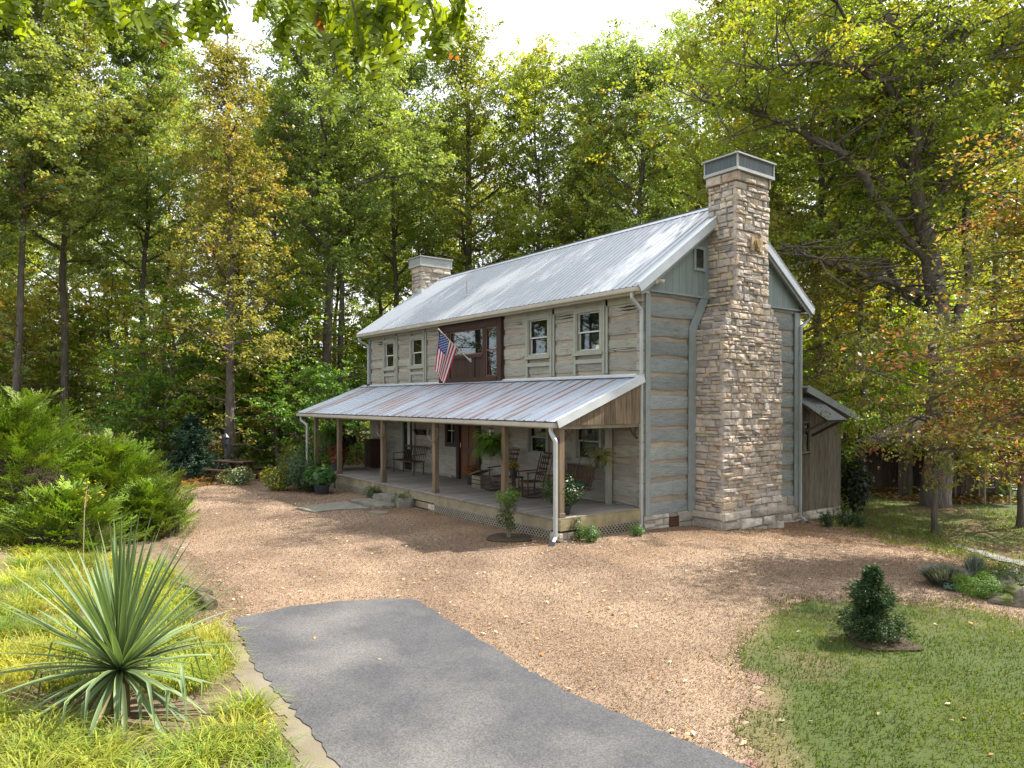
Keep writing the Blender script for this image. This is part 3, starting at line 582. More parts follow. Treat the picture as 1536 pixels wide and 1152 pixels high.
for a, b, u in ((xa, xb, zm+.09), (x0+.16, xa-.14, z0+.12), (xb+.16, x1-.22, z0+.12)):
    t = .045; v = z1-.22
    for r in ((a, a+t, u, v), (b-t, b, u, v), (a+t, b-t, u, u+t), (a+t, b-t, v-t, v)): fr.box(r[0], r[1], -.075, -.03, r[2], r[3])
fr.box(xb+.16+.045, x1-.22-.045, -.07, -.035, (z0+z1)/2-.02, (z0+z1)/2+.025)
fr.build('bay_sash', mat('reddish_wood', (.17, .085, .05), (.11, .055, .035), 4, rough=.5, bump=.2), bw)
g = MB()
for a, b, u in ((xa, xb, zm+.09), (x0+.16, xa-.14, z0+.12), (xb+.16, x1-.22, z0+.12)): g.box(a, b, -.055, -.05, u, z1-.22)
g.build('pane', MATS['glass'], bw)
mb = MB(); mb.box(-6.92, -6.84, -.075, -.052, z0+.12, zm); mb.build('bay_batten', mbrown, bw)
# ---- doors under the porch
mb = MB(); x0, x1, z0, z1 = DOOR
mb.box(x0-.16, x0, -.08, .05, ZF, z1+.15); mb.box(x1, x1+.14, -.08, .05, ZF, z1+.15); mb.box(x0, x1, -.08, .05, z1, z1+.15)
mb.box(DWIN[0]-.12, DWIN[1]+.12, -.07, .0, DWIN[2]-.13, DWIN[2]); mb.box(DWIN[0]-.12, DWIN[1]+.12, -.07, .0, DWIN[3], DWIN[3]+.12)
mb.box(DWIN[0]-.12, DWIN[0], -.07, .04, DWIN[2], DWIN[3]); mb.box(DWIN[1], DWIN[1]+.12, -.07, .04, DWIN[2], DWIN[3])
dr = mb.build('door_frame', mbrown, house)
md = MB(); md.box(x0, x1, 0, .05, z0, z1)
for (a, b, u, v) in ((.1, .46, .15, .85), (.54, .9, .15, .85), (.1, .46, 1.0, 1.9), (.54, .9, 1.0, 1.9)): md.box(x0+a*(x1-x0), x0+b*(x1-x0), -.02, -.001, z0+u, z0+v, (1.3, 1.2, 1.1))
do = md.build('front_door', mat('door_wood', (.13, .065, .035), (.08, .04, .022), 4, (6, 6, .7), rough=.45, bump=.2), house)
mh = MB(); mh.tube([(x0+.08, -.06, z0+1.0), (x0+.08, -.06, z0+1.14)], .014); mh.build('handle', mat('brass', (.5, .36, .14), rough=.3, metal=.9, bump=0), do)
g = MB(); g.box(DWIN[0], DWIN[1], -.005, 0, DWIN[2], DWIN[3]); g.build('pane', MATS['glass'], dr)
mb = MB(); mb.box((DWIN[0]+DWIN[1])/2-.012, (DWIN[0]+DWIN[1])/2+.012, -.02, -.008, DWIN[2], DWIN[3]); mb.box(DWIN[0], DWIN[1], -.0205, -.0085, 1.99, 2.015); mb.build('muntin', mwhite, dr)
mb = MB(); x0, x1, z0, z1 = LDOOR
mb.box(x0-.2, x0, -.07, .04, ZF, z1+.12); mb.box(x1, x1+.14, -.07, .04, ZF, z1+.12); mb.box(x0, x1, -.07, .04, z1, z1+.12)
d2 = mb.build('side_door_frame', mtrim, house)
g = MB(); g.box(x0, x1, -.01, -.005, z0+.2, z1); g.build('pane', MATS['glass'], d2)
g = MB(); g.box(x0, x1, .02, .06, z0, z1-.0, (1, 1, 1)); g.build('door_leaf', mdark, d2)
g = MB(); vs = []
for i in range(9): vs += [(x0+.28+i*.025, -.03-.01*math.sin(i*2), 1.25), (x0+.28+i*.025, -.03-.01*math.sin(i*2), z1)]
g.add(vs, [(2*i, 2*i+2, 2*i+3, 2*i+1) for i in range(8)]); g.build('curtain', mwhite, d2)
# gable attic window
mb = MB(); y0, y1, z0, z1 = GW
mb.box(.035, .075, y0-.07, y0, z0-.07, z1+.07); mb.box(.035, .075, y1, y1+.07, z0-.07, z1+.07); mb.box(.035, .0745, y0, y1, z1, z1+.07); mb.box(.035, .085, y0, y1, z0-.07, z0)
gw = mb.build('attic_window', mtrimg, house); g = MB(); g.box(.046, .05, y0, y1, z0, z1); g.build('pane', MATS['glass'], gw)
g = MB(); g.box(.036, .040, y0, y1, z0, z1, (.5, .4, .3)); g.build('interior_shade', mbrown, gw)
# ---- foundation stones
def stonewall(mb, o, ex, ez, n, W, H, rg, hmin=.1, hmax=.22, wmin=.15, wmax=.6, out=.06, pal=None, zskew=None, j=.012, clip=None):
    """coursed rubble on the plane o + ex*u + ez*v, facing n"""
    o = Vector(o); ex = Vector(ex); ez = Vector(ez); n = Vector(n); v = 0
    pal = pal or STONEPAL
    while v < H-.02:
        h = rg.uniform(hmin, hmax); h = min(h, H-v); h = H-v if H-v-h < hmin*.6 else h; u0, u1 = (0, W) if clip is None else clip(v+h*.5); u = u0
        while u < u1-.01:
            wd = rg.uniform(wmin, wmax)*(1.25 if h > .16 else 1); wd = u1-u if u1-u-wd < wmin*.7 else wd
            rows = [(v, h)]
            if h > .15 and wd < .45 and rg.random() < .28: a = rg.uniform(.4, .6); rows = [(v, h*a), (v+h*a, h*(1-a))]
            for vv, hh in rows:
                g = rg.uniform(.003, .008); c = pal[rg.randrange(len(pal))]; t = rg.uniform(1.0, 1.42); gm = sum(c)/3; c = tuple(min(1, (q*.75+gm*.25)*t*w_) for q, w_ in zip(c, (1.03, .99, .945))); dpt = out*rg.uniform(.3, 1.3)
                P = []
                b = min(hh, wd)*rg.uniform(.10, .2)
                jj = min(j, hh*.12)
                for inset, dn in ((0, -.05), (0, dpt*.5), (b, dpt)):
                    for (a_, c_) in ((0, 0), (1, 0), (1, 1), (0, 1)):
                        uu = u+g+inset+(wd-2*g-2*inset)*a_; v_ = vv+g*.7+inset*.6+(hh-1.4*g-1.2*inset)*c_
                        if inset: uu += rg.uniform(-jj, jj)*1.2; v_ += rg.uniform(-jj, jj)
                        P.append(o+ex*uu+ez*v_+n*(dn+(rg.uniform(-.012, .012) if inset else 0)))
                ctr = sum((P[8+i] for i in range(4)), Vector())/4+n*rg.uniform(.0, .02); P.append(ctr)
                fs = [(i, (i+1) % 4, 4+(i+1) % 4, 4+i) for i in range(4)]+[(4+i, 4+(i+1) % 4, 8+(i+1) % 4, 8+i) for i in range(4)]+[(8+i, 8+(i+1) % 4, 12) for i in range(4)]
                if ex.cross(ez).dot(n) < 0: fs = [f[::-1] for f in fs]
                mb.add(P, fs, c)
            u += wd
        v += h
STONEPAL = [(.46, .40, .335), (.40, .36, .32), (.34, .315, .30), (.50, .43, .34), (.43, .385, .35), (.30, .29, .29), (.47, .395, .29), (.38, .33, .28), (.42, .39, .37), (.52, .46, .40), (.36, .335, .335), (.45, .35, .27)]
GREYPAL = [(.36, .34, .30), (.42, .40, .36), (.30, .29, .26), (.46, .43, .38), (.38, .34, .29)]
rg = random.Random(11)
mb = MB(); core = MB()
stonewall(mb, (.0, 0, -.62), (0, 1, 0), (0, 0, 1), (1, 0, 0), .86, .92, rg, .15, .3, .25, .7, .06, GREYPAL); mb.build('stone_foundation', mstone, house); mb = MB(); stonewall(mb, (.0, 1.2, -.62), (0, 1, 0), (0, 0, 1), (1, 0, 0), 5.13, .92, rg, .15, .3, .25, .7, .06, GREYPAL)
mb.build('stone_foundation', mstone, house); mb = MB()
stonewall(mb, (0, -.0, -.3), (-1, 0, 0), (0, 0, 1), (0, -1, 0), LH, .6, rg, .15, .3, .25, .7, .05, GREYPAL)
mb.build('stone_foundation', mstone, house)
core.box(-LH+.03, -.02, .02, WH-.02, -.7, .32); core.build('foundation_core', mmort, house)
mb = MB(); mb.box(.02, .03, .9, 1.17, -.25, .2); 
for i in range(7): mb.box(.03, .045, .9, 1.17, -.23+i*.06, -.2+i*.06, (2.5, 1.8, 1.4))
for r in ((.88, .9), (1.17, 1.19)): mb.box(.02, .055, r[0], r[1], -.28, .22, (2.2, 1.6, 1.3))
mb.build('crawl_vent', mat('rusty_grate', (.05, .03, .022), rough=.8, bump=.2), house)
# ---- chimney (near)
def chimney(x, s, seed, full=True):
    """x: wall plane, s=+1 projects to +x"""
    rg = random.Random(seed); mb = MB(); co = MB(); D = .86*s; ya, yb = 2.30, 3.64; la, lb = 1.80, 4.22; zc = 8.48
    nx = (s, 0, 0); base = -.62
    def cl(v):      # width of the +x face by height above 'base'
        z = v+base; t = min(1, max(0, (z-4.68)/(5.5-4.68))); t = round(t*5)/5; return (la+(ya-la)*t-la, lb+(yb-lb)*t-la)
    f = x+D-.06*s
    stonewall(mb, (f, la, base), (0, 1, 0), (0, 0, 1), nx, lb-la, zc-.26-base, rg, .06, .20, .11, .37, .06, clip=cl)
    for yy, ny, fn in ((0, -1, 0), (0, 1, 1)):      # side faces follow the same outline in steps
        z0 = base
        segs = [(base, 4.68, 0)]+[(4.68+(i)*.164, 4.68+(i+1)*.164, (i+1)/5) for i in range(5)]+[(5.5, zc-.26, 1)]
        for a, b, t in segs:
            yp = (la+(ya-la)*t) if ny < 0 else (lb+(yb-lb)*t)
            stonewall(mb, (x, yp-ny*.06, a), (s, 0, 0), (0, 0, 1), (0, ny, 0), .86-.03, b-a, rg, .06, .20, .11, .35, .06)
    for (a, b, t) in [(base, 4.68, 0)]+[(4.68+i*.164, 4.68+(i+1)*.164, (i+1)/5) for i in range(5)]+[(5.5, zc, 1)]:
        co.box(*sorted((x, x+D-.055*s)), la+(ya-la)*t+.055, lb+(yb-lb)*t-.055, a, b-.0005)
    # back above the roof
    stonewall(mb, (x+.05*s, ya, 6.9), (0, 1, 0), (0, 0, 1), (-s, 0, 0), yb-ya, zc-.26-6.9, rg, .09, .2, .14, .4, .05)
    # cap course
    stonewall(mb, (f+.02*s, ya-.03, zc-.25), (0, 1, 0), (0, 0, 1), nx, yb-ya+.06, .23, rg, .23, .23, .25, .45, .07)
    for ny, yp in ((-1, ya-.03), (1, yb+.03)): stonewall(mb, (x-.02*s, yp-ny*.05, zc-.25), (s, 0, 0), (0, 0, 1), (0, ny, 0), .92, .23, rg, .23, .23, .25, .42, .06)
    stonewall(mb, (x, ya-.03, zc-.25), (0, 1, 0), (0, 0, 1), (-s, 0, 0), yb-ya+.06, .23, rg, .23, .23, .25, .45, .06)
    # rough plinth
    if full:
        stonewall(mb, (f+.05*s, la-.06, base), (0, 1, 0), (0, 0, 1), nx, lb-la+.12, .92, rg, .2, .3, .35, .8, .11, GREYPAL, j=.02)
        stonewall(mb, (x, la-.03, base), (s, 0, 0), (0, 0, 1), (0, -1, 0), .9, .92, rg, .2, .3, .3, .6, .09, GREYPAL, j=.02)
    ch = mb.build('chimney', mstone, house)
    co.build('mortar_core', mmort, ch)
    # sheet metal cap box
    c = MB(); e = .05; X0, X1 = sorted((x-.03*s, x+D+e*s)); Y0, Y1 = ya-.06, yb+.06
    c.box(X0, X1, Y0, Y1, zc, zc+.35); n = 16
    for i in range(n):
        if full: break
        y = Y0+.05+(Y1-Y0-.1)*(i+.5)/n; c.box(*sorted(((X1 if s > 0 else X0), (X1 if s > 0 else X0)+.015*s)), y-.02, y+.02, zc+.05, zc+.33)
        xx = X0+.05+(X1-X0-.1)*(i+.5)/n; c.box(xx-.014, xx+.014, Y0-.012, Y0, zc+.05, zc+.33)
    cap = c.build('chimney_cap', mcop if full else mdown, ch)
    t = MB(); t.box(X0-.03, X1+.03, Y0-.03, Y1+.03, zc-.02, zc+.05); t.box(X0-.06, X1+.06, Y0-.06, Y1+.06, zc+.35, zc+.385)
    for a in (X0-.022, X1-.01):
        for b in (Y0-.022, Y1-.01): t.box(a, a+.032, b, b+.032, zc+.05, zc+.35)
    t.build('cap_trim', mdown, cap)
    return ch
ch = chimney(0, 1, 4)
# inset heart-shaped stone
mb = MB(); pts = []
for i in range(18):
    a = 2*math.pi*i/18; sx = .13*math.sin(a)*abs(math.sin(a))**.3; sz = .19*(math.cos(a) if math.cos(a) < 0 else math.cos(a)*.62-.04*abs(math.cos(a*1))**.5)
    pts.append((.86, 3.08+sx, 6.82+sz))
mb.prism(pts, (.05, 0, 0)); pts2 = [(p[0]+.05, 3.08+(p[1]-3.08)*.7, 6.82+(p[2]-6.82)*.7) for p in pts]; mb.prism(pts2, (.03, 0, 0))
mb.build('heart_stone', mat('ochre_stone', (.33, .24, .10), (.22, .16, .07), 20, rough=.9, bump=1, bscale=40, dist=.01), house)
mb = MB(); mb.box(.83, .884, 2.86, 2.97, 6.62, 6.95, (.9, .8, .68)); mb.box(.83, .884, 3.19, 3.30, 6.62, 6.95, (.9, .8, .68)); mb.build_each('heart_surround', mat('sandstone', (.52, .44, .33), (.42, .35, .26), 14, rough=.9, bump=.6), house)
mb = MB(); [mb.box(.06, .075, 4.46, 4.66, .3+i*.045, .325+i*.045) for i in range(8)]; mb.box(.05, .06, 4.44, 4.68, .28, .68, (.7, .7, .7)); mb.build('wall_vent', mwhite, house)
chimney(-LH, -1, 9, False)
mb = MB(); mb.box(-LH-.1, -LH+.25, 2.15, 2.28, 7.15, 7.5); mb.box(-LH-.1, -LH+.3, 3.66, 3.8, 7.4, 7.75); mb.build_each('chimney_flashing', mroofw, house)
# floodlight on the gable peak of the eave
mb = MB(); mb.lathe([(.05, 0), (.05, .03)], (.05, .35, 5.68), 10); mb.tube([(.05, .35, 5.7), (.16, .32, 5.74)], .015); mb.tube([(.13, .28, 5.74), (.22, .2, 5.68)], [.03, .055]); mb.tube([(.13, .36, 5.74), (.22, .46, 5.70)], [.03, .055])
mb.build('flood_light', mwhite, house)
# ---- downspouts
def downspout(pts, m=mdown, w=.075):
    mb = MB()
    for a, b in zip(pts[:-1], pts[1:]): mb.bar(a, b, w, w*.8, (0, 1, .01))
    for p in pts[1:-1]: mb.add(*ico(p, w*.56))
    o = mb.build('downspout', m, house, bevel=.01)
    b = MB(); e = Vector(pts[-1]); d = (Vector(pts[-1])-Vector(pts[-2])).normalized(); b.bar(e, e+d*.22+Vector((0, 0, -.03)), w*1.25, w*1.1); b.build('boot', mblack, o)
def ico(c, r):
    vs = [(c[0]+r*math.cos(a)*math.cos(e), c[1]+r*math.sin(a)*math.cos(e), c[2]+r*math.sin(e)) for e in (-.9, 0, .9) for a in [k*math.pi/4 for k in range(8)]]
    fs = [(i*8+k, i*8+(k+1) % 8, (i+1)*8+(k+1) % 8, (i+1)*8+k) for i in range(2) for k in range(8)]+[tuple(range(7, -1, -1)), tuple(range(16, 24))]
    return vs, fs
downspout([(.03, -.41, 5.44), (.03, -.41, 5.28), (.03, -.10, 5.02), (.03, -.10, .12), (.10, -.25, .04)], mdown)
downspout([(.08, WH+.40, 5.44), (.08, WH+.40, 5.28), (.10, WH-.02, 5.02), (.10, WH-.02, -.32), (.3, WH-.02, -.42)], mdown)
downspout([(-.12, -DP-.13, 2.42), (-.12, -DP-.13, 2.30), (.04, -DP-.14, 2.12), (.04, -DP-.14, .12), (.14, -DP-.3, .04)], mdown, .085)
downspout([(-LH-.25, -DP-.13, 2.42), (-LH-.25, -DP-.13, 2.25), (-LH+.35, -DP-.13, 2.1), (-LH+.35, -DP-.13, .2)], mdown)
downspout([(-LH-.12, -.41, 5.44), (-LH-.12, -.41, 5.30), (-LH+.04, -.09, 5.1), (-LH+.04, -.09, 3.6)], mdown)
# ---- porch
mb = MB(); x = -LH; rg = random.Random(2)
while x < -.001:
    x2 = min(x+.125, 0); t = rg.uniform(.85, 1.12); mb.box(x+.003, x2-.003, -DP-.03, -.03, ZF-.035, ZF+rg.uniform(-.002, .002), (t, t, t)); x = x2
mb.build('porch_floor', mdeck, house)
mb = MB(); xs = [-LH, -11.6, -7.2, -3.6, 0]
for a, b in zip(xs[:-1], xs[1:]): mb.box(a+.003, b-.003, -DP-.0, -DP+.04, .235, ZF-.038, (1.25, 1.2, 1.1))
mb.box(-.001, .04, -DP-.0, -.06, .235, ZF-.038, (1.35, 1.3, 1.05)); mb.box(-LH-.04, -LH, -DP, 0, .2, ZF-.038)
mb.box(0, .03, -DP-.03, -.03, ZF-.035, ZF, (1.2, 1.15, .95)); mb.build_each('porch_fascia', mwood, house)
def lattice(a, b, z0, z1, name='lattice'):
    a = Vector(a); b = Vector(b); L = (b-a).length; d = (b-a)/L; mb = MB(); s = .10; H = z1-z0
    nrm = Vector((d.y, -d.x, 0))
    k = -H
    while k < L+H:
        for sg, off in ((1, 0), (-1, .008)):
            p0, p1 = (k, z0), (k+H, z1)
            if sg < 0: p0, p1 = (k+H, z0), (k, z1)
            # clip to 0..L
            (u0, v0), (u1, v1) = p0, p1
            def cl(u, v, U, V):
                if u < 0: t = -u/(U-u); return 0, v+(V-v)*t
                if u > L: t = (u-L)/(u-U); return L, v+(V-v)*t
                return u, v
            if (u0 < 0 and u1 < 0) or (u0 > L and u1 > L): continue
            q0 = cl(u0, v0, u1, v1); q1 = cl(u1, v1, u0, v0)
            if abs(q0[0]-q1[0]) < .01: continue
            A = a+d*q0[0]+Vector((0, 0, q0[1]))+nrm*off; B = a+d*q1[0]+Vector((0, 0, q1[1]))+nrm*off; mb.bar(A, B, .007, .028)
        k += s
    mb.bar(a+Vector((0, 0, z1)), b+Vector((0, 0, z1)), .02, .03)
    mb.build(name, mat('lattice_wood', (.29, .26, .205), (.21, .185, .145), 6, rough=.9, bump=.3), house)
lattice((-11.6, -DP-.0, 0), (-8.7, -DP-.0, 0), .01, .225); lattice((-5.1, -DP-.0, 0), (-.25, -DP-.0, 0), .01, .225); lattice((.03, -1.95, 0), (.03, -.1, 0), -.03, .225)
mb = MB(); mb.box(-LH, -.12, -DP+.14, -DP+.17, -.1, ZF-.04); mb.box(-.15, -.12, -DP+.175, -.05, -.1, ZF-.04); mb.build_each('crawlspace_shade_panel', mdark, house)  # black panels added behind the lattice to stand for the shade there
mb = MB(); mb.box(-LH, .0, -DP+.02, -.05, -.1, .035, (.5, .4, .3)); mb.build('crawlspace_shade_soil', mdark, house)  # soil coloured almost black in place of the shade beneath the deck
mb = MB(); mb.box(-8.6, -5.2, -DP+.03, -DP+.06, -.1, .198, (1.2, 1.15, 1)); mb.build('porch_skirt', mwood, house)
rg = random.Random(8)
for cx_ in (-12.0, -8.65, -5.2, -.12):
    mb = MB(); stonewall(mb, (cx_-.18, -DP+.0, -.1), (1, 0, 0), (0, 0, 1), (0, -1, 0), .36, .29, rg, .12, .16, .15, .3, .04, GREYPAL)
    if cx_ < -1: mb.build('porch_pier', mstone, house)
stonewall(mb, (.0, -DP+.02, -.1), (0, 1, 0), (0, 0, 1), (1, 0, 0), .5, .29, rg, .12, .16, .15, .3, .04, GREYPAL)
mb.build('porch_pier', mstone, house)
PX = [-.09, -2.05, -5.18, -8.24, -11.5, -13.55]
for i, x in enumerate(PX):
    mb = MB(); t = (1, .9, .95, .85, .9, .8)[i]; mb.box(x-.068, x+.068, -DP+.03, -DP+.166, ZF, 2.36, (t*1.05, t, t*.95)); mb.box(x-.085, x+.085, -DP+.015, -DP+.18, ZF, ZF+.1 if i != 3 else ZF+.4, (t*.9, t*.9, t*.9))
    mb.build('porch_post', mpost, house, bevel=.008)
for (xx, yy) in ((-1.0, -.12), ):
    mb = MB(); mb.box(xx-.06, xx+.06, yy-.06, yy+.06, ZF, 2.45); mb.build('wall_post', mtrim, house)
mb = MB(); mb.box(-LH-.1, .0, -DP+.02, -DP+.17, 2.36, 2.50); mb.box(-.14, 0, -DP+.17, -.03, 2.36, 2.50); mb.box(-LH, -LH+.14, -DP+.17, -.03, 2.36, 2.5); mb.build_each('porch_beam', mwood, house)
mb = MB(); x = -LH+.1
while x < -.1: mb.bar((x, -DP-.05, 2.54-.05), (x, -.03, 3.44), .045, .1); x += .61
mb.build('rafters', mwood, house)
rr = random.Random(5); rustw = {}
def prust(i, r):
    f = math.exp(-((i*.36-10.5)/3.2)**2)
    if r.random() < .35+.5*f: t = r.uniform(.0, 1); return (.66-.15*t, .31-.06*t, .19-.05*t)
    return (.84, .88, .93)
def pbase(i, r):
    t = r.uniform(.97, 1.05)
    return (t*.90, t*.92, t*1.02)
mproof = mat('aged_porch_roof', (.60, .635, .665), (.48, .51, .535), 1.0, (1.5, .5, .5), rough=.45, bump=.2, bscale=3, metal=.4, spec=.5, c3=(.46, .24, .14), c3scale=2.6, c3lo=.66, c3hi=.76)
XP0, XP1 = -LH-.55, .06
pr = ribsheet(XP0, XP1, -DP-.10, ZPE-.02, -.03, ZPT, .36, .06, .02, pbase, prust); pr.build('porch_roof', mproof, house)
mb = MB(); mb.prism([(XP0+.02, -DP-.06, ZPE-.035), (XP0+.02, -.04, ZPT-.02), (XP0+.02, -.04, ZPT-.05), (XP0+.02, -DP-.06, ZPE-.065)], (XP1-XP0-.05, 0, 0)); mb.build('porch_roof_deck', mwood, house)
mb = MB(); mb.bar((XP1-.1, -.055, ZPT+.02), (XP0+.05, -.055, ZPT+.02), .008, .09); mb.bar((XP1-.0, -.11, ZPT+.012), (XP0+.0, -.11, ZPT+.012), .14, .01, (0, -.36, .93)); mb.build('roof_flashing', mroofw, house)
mb = MB(); mb.bar((XP1+.01, -DP-.1, ZPE-.07), (XP1+.01, -.04, ZPT-.05), .03, .17); mb.bar((XP1-.03, -DP-.1, ZPE+.025), (XP1-.03, -.04, ZPT+.045), .11, .012)
mb.bar((XP0-.01, -DP-.1, ZPE-.07), (XP0-.01, -.04, ZPT-.05), .03, .17); mb.build_each('rake_trim', mroofw, house)
gutter('gutter', XP0, XP1-.04, -DP-.075, ZPE-.045, mgut)
mb = MB(); mb.box(XP0, XP1-.03, -DP-.12, -DP-.06, ZPE-.045, ZPE-.028); mb.build('eave_gap_shade', mblack, house)  # same black strip for the shaded gap below the porch ribs
mb = MB(); y = -DP+.12; rg = random.Random(9)
while y < -.03:
    y2 = min(y+rg.uniform(.14, .2), -.02); t = rg.uniform(.75, 1.25); f = lambda q: 2.54+(ZPT-2.54)*(q+DP+.1)/(DP+.07)-.09
    if f(y) > 2.5: mb.prism([(.0, y+.004, 2.44), (.0, y2-.004, 2.44), (.0, y2-.004, f(y2)), (.0, y+.004, f(y))], (.03, 0, 0), (t*1.15, t, t*.85))
    y = y2
mb.build('porch_end_boards', mwoodv, house)
for yy in (-DP+.3, -.28):
    mb = MB(); s = 1 if yy < -1 else -1
    mb.tube([(-.04, yy-.13*s, 2.1), (-.04, yy-.06*s, 2.15), (-.04, yy+.05*s, 2.25), (-.04, yy+.12*s, 2.35)], .022, 6); mb.tube([(-.04, yy-.1*s, 2.35), (-.04, yy-.02*s, 2.24), (-.04, yy-.1*s, 2.2)], .014, 6)
    mb.build('porch_bracket', mbrown, house)
# ---- lean-to at the rear right
ly0, ly1 = WH+.0, 8.82; lx = -.12
def lz(y): return 3.36+(2.5-3.36)*(y-6.4)/(9.19-6.4)
AW = (6.5, 7.05, 1.50, 2.32)
mb = MB(); y = ly0; rg = random.Random(12)
while y < ly1-.01:
    y2 = min(y+rg.uniform(.22, .3), ly1); t = rg.uniform(.72, 1.2)
    def seg(a, b, z0, z1f): mb.prism([(lx, a+.004, z0), (lx, b-.004, z0), (lx, b-.004, z1f(b)), (lx, a+.004, z1f(a))], (.04, 0, 0), (t, t*.97, t*.94))
    if y2 < AW[1]+.12 and y2 > AW[0]: seg(y, y2, -.22, lambda q: AW[2]-.08); seg(y, y2, AW[3]+.06, lambda q: lz(q)-.06)
    else: seg(y, y2, -.22, lambda q: lz(q)-.06)
    y = y2
lt = mb.build('lean_to_siding', mwoodv, house)
mb = MB(); mb.box(-6, lx, ly1-.05, ly1, -.2, 2.45); mb.build('lean_to_rear', mwoodv, house)
mb = MB(); mb.prism([(.28, ly0, lz(ly0)), (.28, 9.19, lz(9.19)), (.28, 9.19, lz(9.19)-.05), (.28, ly0, lz(ly0)-.05)], (-6.5, 0, 0)); mb.build('lean_to_roof', mroof, house)
mb = MB(); mb.bar((.29, ly0+.02, lz(ly0)-.08), (.29, 9.2, lz(9.19)-.08), .03, .2); mb.build('lean_to_rake', mtrimg, house)
mb = MB(); rg = random.Random(6); stonewall(mb, (lx+.0, ly0, -.85), (0, 1, 0), (0, 0, 1), (1, 0, 0), ly1-ly0, .62, rg, .09, .18, .25, .7, .05, GREYPAL); mb.build('lean_to_foundation', mstone, house)
mb = MB(); mb.box(-3, lx+.02, ly0, ly1-.02, -.9, -.24); mb.build('foundation_core', mmort, house)
mb = MB(); y0, y1, z0, z1 = AW; e = .05
mb.box(lx-.02, lx+.07, y0-e, y0, z0-e, z1+e); mb.box(lx-.02, lx+.07, y1, y1+e, z0-e, z1+e); mb.box(lx-.02, lx+.068, y0, y1, z1, z1+e); mb.box(lx-.02, lx+.085, y0, y1, z0-e, z0)
mb.box(lx, lx+.05, (y0+y1)/2-.012, (y0+y1)/2+.012, z0, z1); lw = mb.build('lean_to_window', mwood, house)
g = MB(); g.box(lx+.015, lx+.02, y0, y1, z0, z1); g.build('pane', MATS['glass'], lw); g = MB(); g.box(lx-.5, lx-.48, y0-.3, y1+.3, z0-.2, z1+.2); g.build('interior_shade', mdark, lw)
# awning over that window
mb = MB(); n = 12
for i in range(n):
    a, b = 6.30+.98*i/n, 6.30+.98*(i+1)/n
    mb.prism([(lx+.05, a, 3.05), (lx+.05, b-.012, 3.05), (lx+.05, b-.006, 3.07), (lx+.05, b, 3.05)], (.98, 0, -.62))
aw = mb.build('window_awning', mroof, house)
mb = MB()
for y in (6.36, 7.2): mb.bar((lx+.05, y, 3.0), (lx+1.0, y, 2.40), .05, .07); mb.bar((lx+.05, y, 1.95), (lx+.95, y, 2.42), .05, .07)
mb.bar((lx+.98, 6.33, 2.40), (lx+.98, 7.26, 2.40), .05, .06); mb.build_each('awning_brace', mat('dark_frame', (.07, .05, .04), rough=.8, bump=.2), aw)
# ------------------------------------------------------------------ things on and around the porch
mrock = mat('chair_wood', (.10, .06, .038), (.06, .035, .024), 5, rough=.6, bump=.3)
mgreen = mat('teal_cushion', (.06, .26, .20), (.045, .2, .15), 5, rough=.9, bump=.2)
def rocker(loc, rz, label):
    t = empty('rocking_chair', loc, label, 'rocking chair', 'wooden rocking chairs on the porch', rz)
    B = lambda name, f, m=mrock: (lambda mb: (f(mb), mb.build(name, m, t, world=False)))(MB())
    B('seat', lambda m: [m.box(-.25, .25, -.22, .24, .40, .425), m.bar((-.25, -.23, .40), (.25, -.23, .40), .035, .035)])
    for s in (-1, 1):
        B('leg', lambda m: m.tube([(s*.25, -.22, .06), (s*.25, -.22, .64)], .018, 6)); B('leg', lambda m: m.tube([(s*.23, .22, .06), (s*.23, .24, .42), (s*.22, .42, 1.12)], [.018, .018, .014], 6))
        B('rocker', lambda m: m.tube([(s*.25, -.40, .09), (s*.25, -.2, .035), (s*.245, .05, .02), (s*.24, .3, .045), (s*.235, .52, .12)], .02, 6))
        B('armrest', lambda m: m.bar((s*.27, -.27, .65), (s*.245, .31, .67), .075, .02))
    B('backrest', lambda m: [m.bar((-.22, .30+.1*k, .58+.28*k), (.22, .30+.1*k, .58+.28*k), .015, .06) for k in (0, .5, 1, 1.5, 1.9)]+[m.bar((x, .25, .45), (x, .40, 1.08), .03, .012) for x in (-.1, 0, .1)])
    B('stretcher', lambda m: [m.tube([(-.25, y, z), (.25, y, z)], .011, 5) for y, z in ((-.22, .17), (-.22, .28), (.22, .2))]+[m.tube([(s*.25, -.22, .22), (s*.235, .22, .22)], .011, 5) for s in (-1, 1)])
    return t
rocker((-2.95, -.95, ZF), R(-10), 'dark rocking chair under the wind chime, nearest the porch swing')
rocker((-4.35, -.85, ZF), R(12), 'dark rocking chair partly behind the porch post with the big fern')
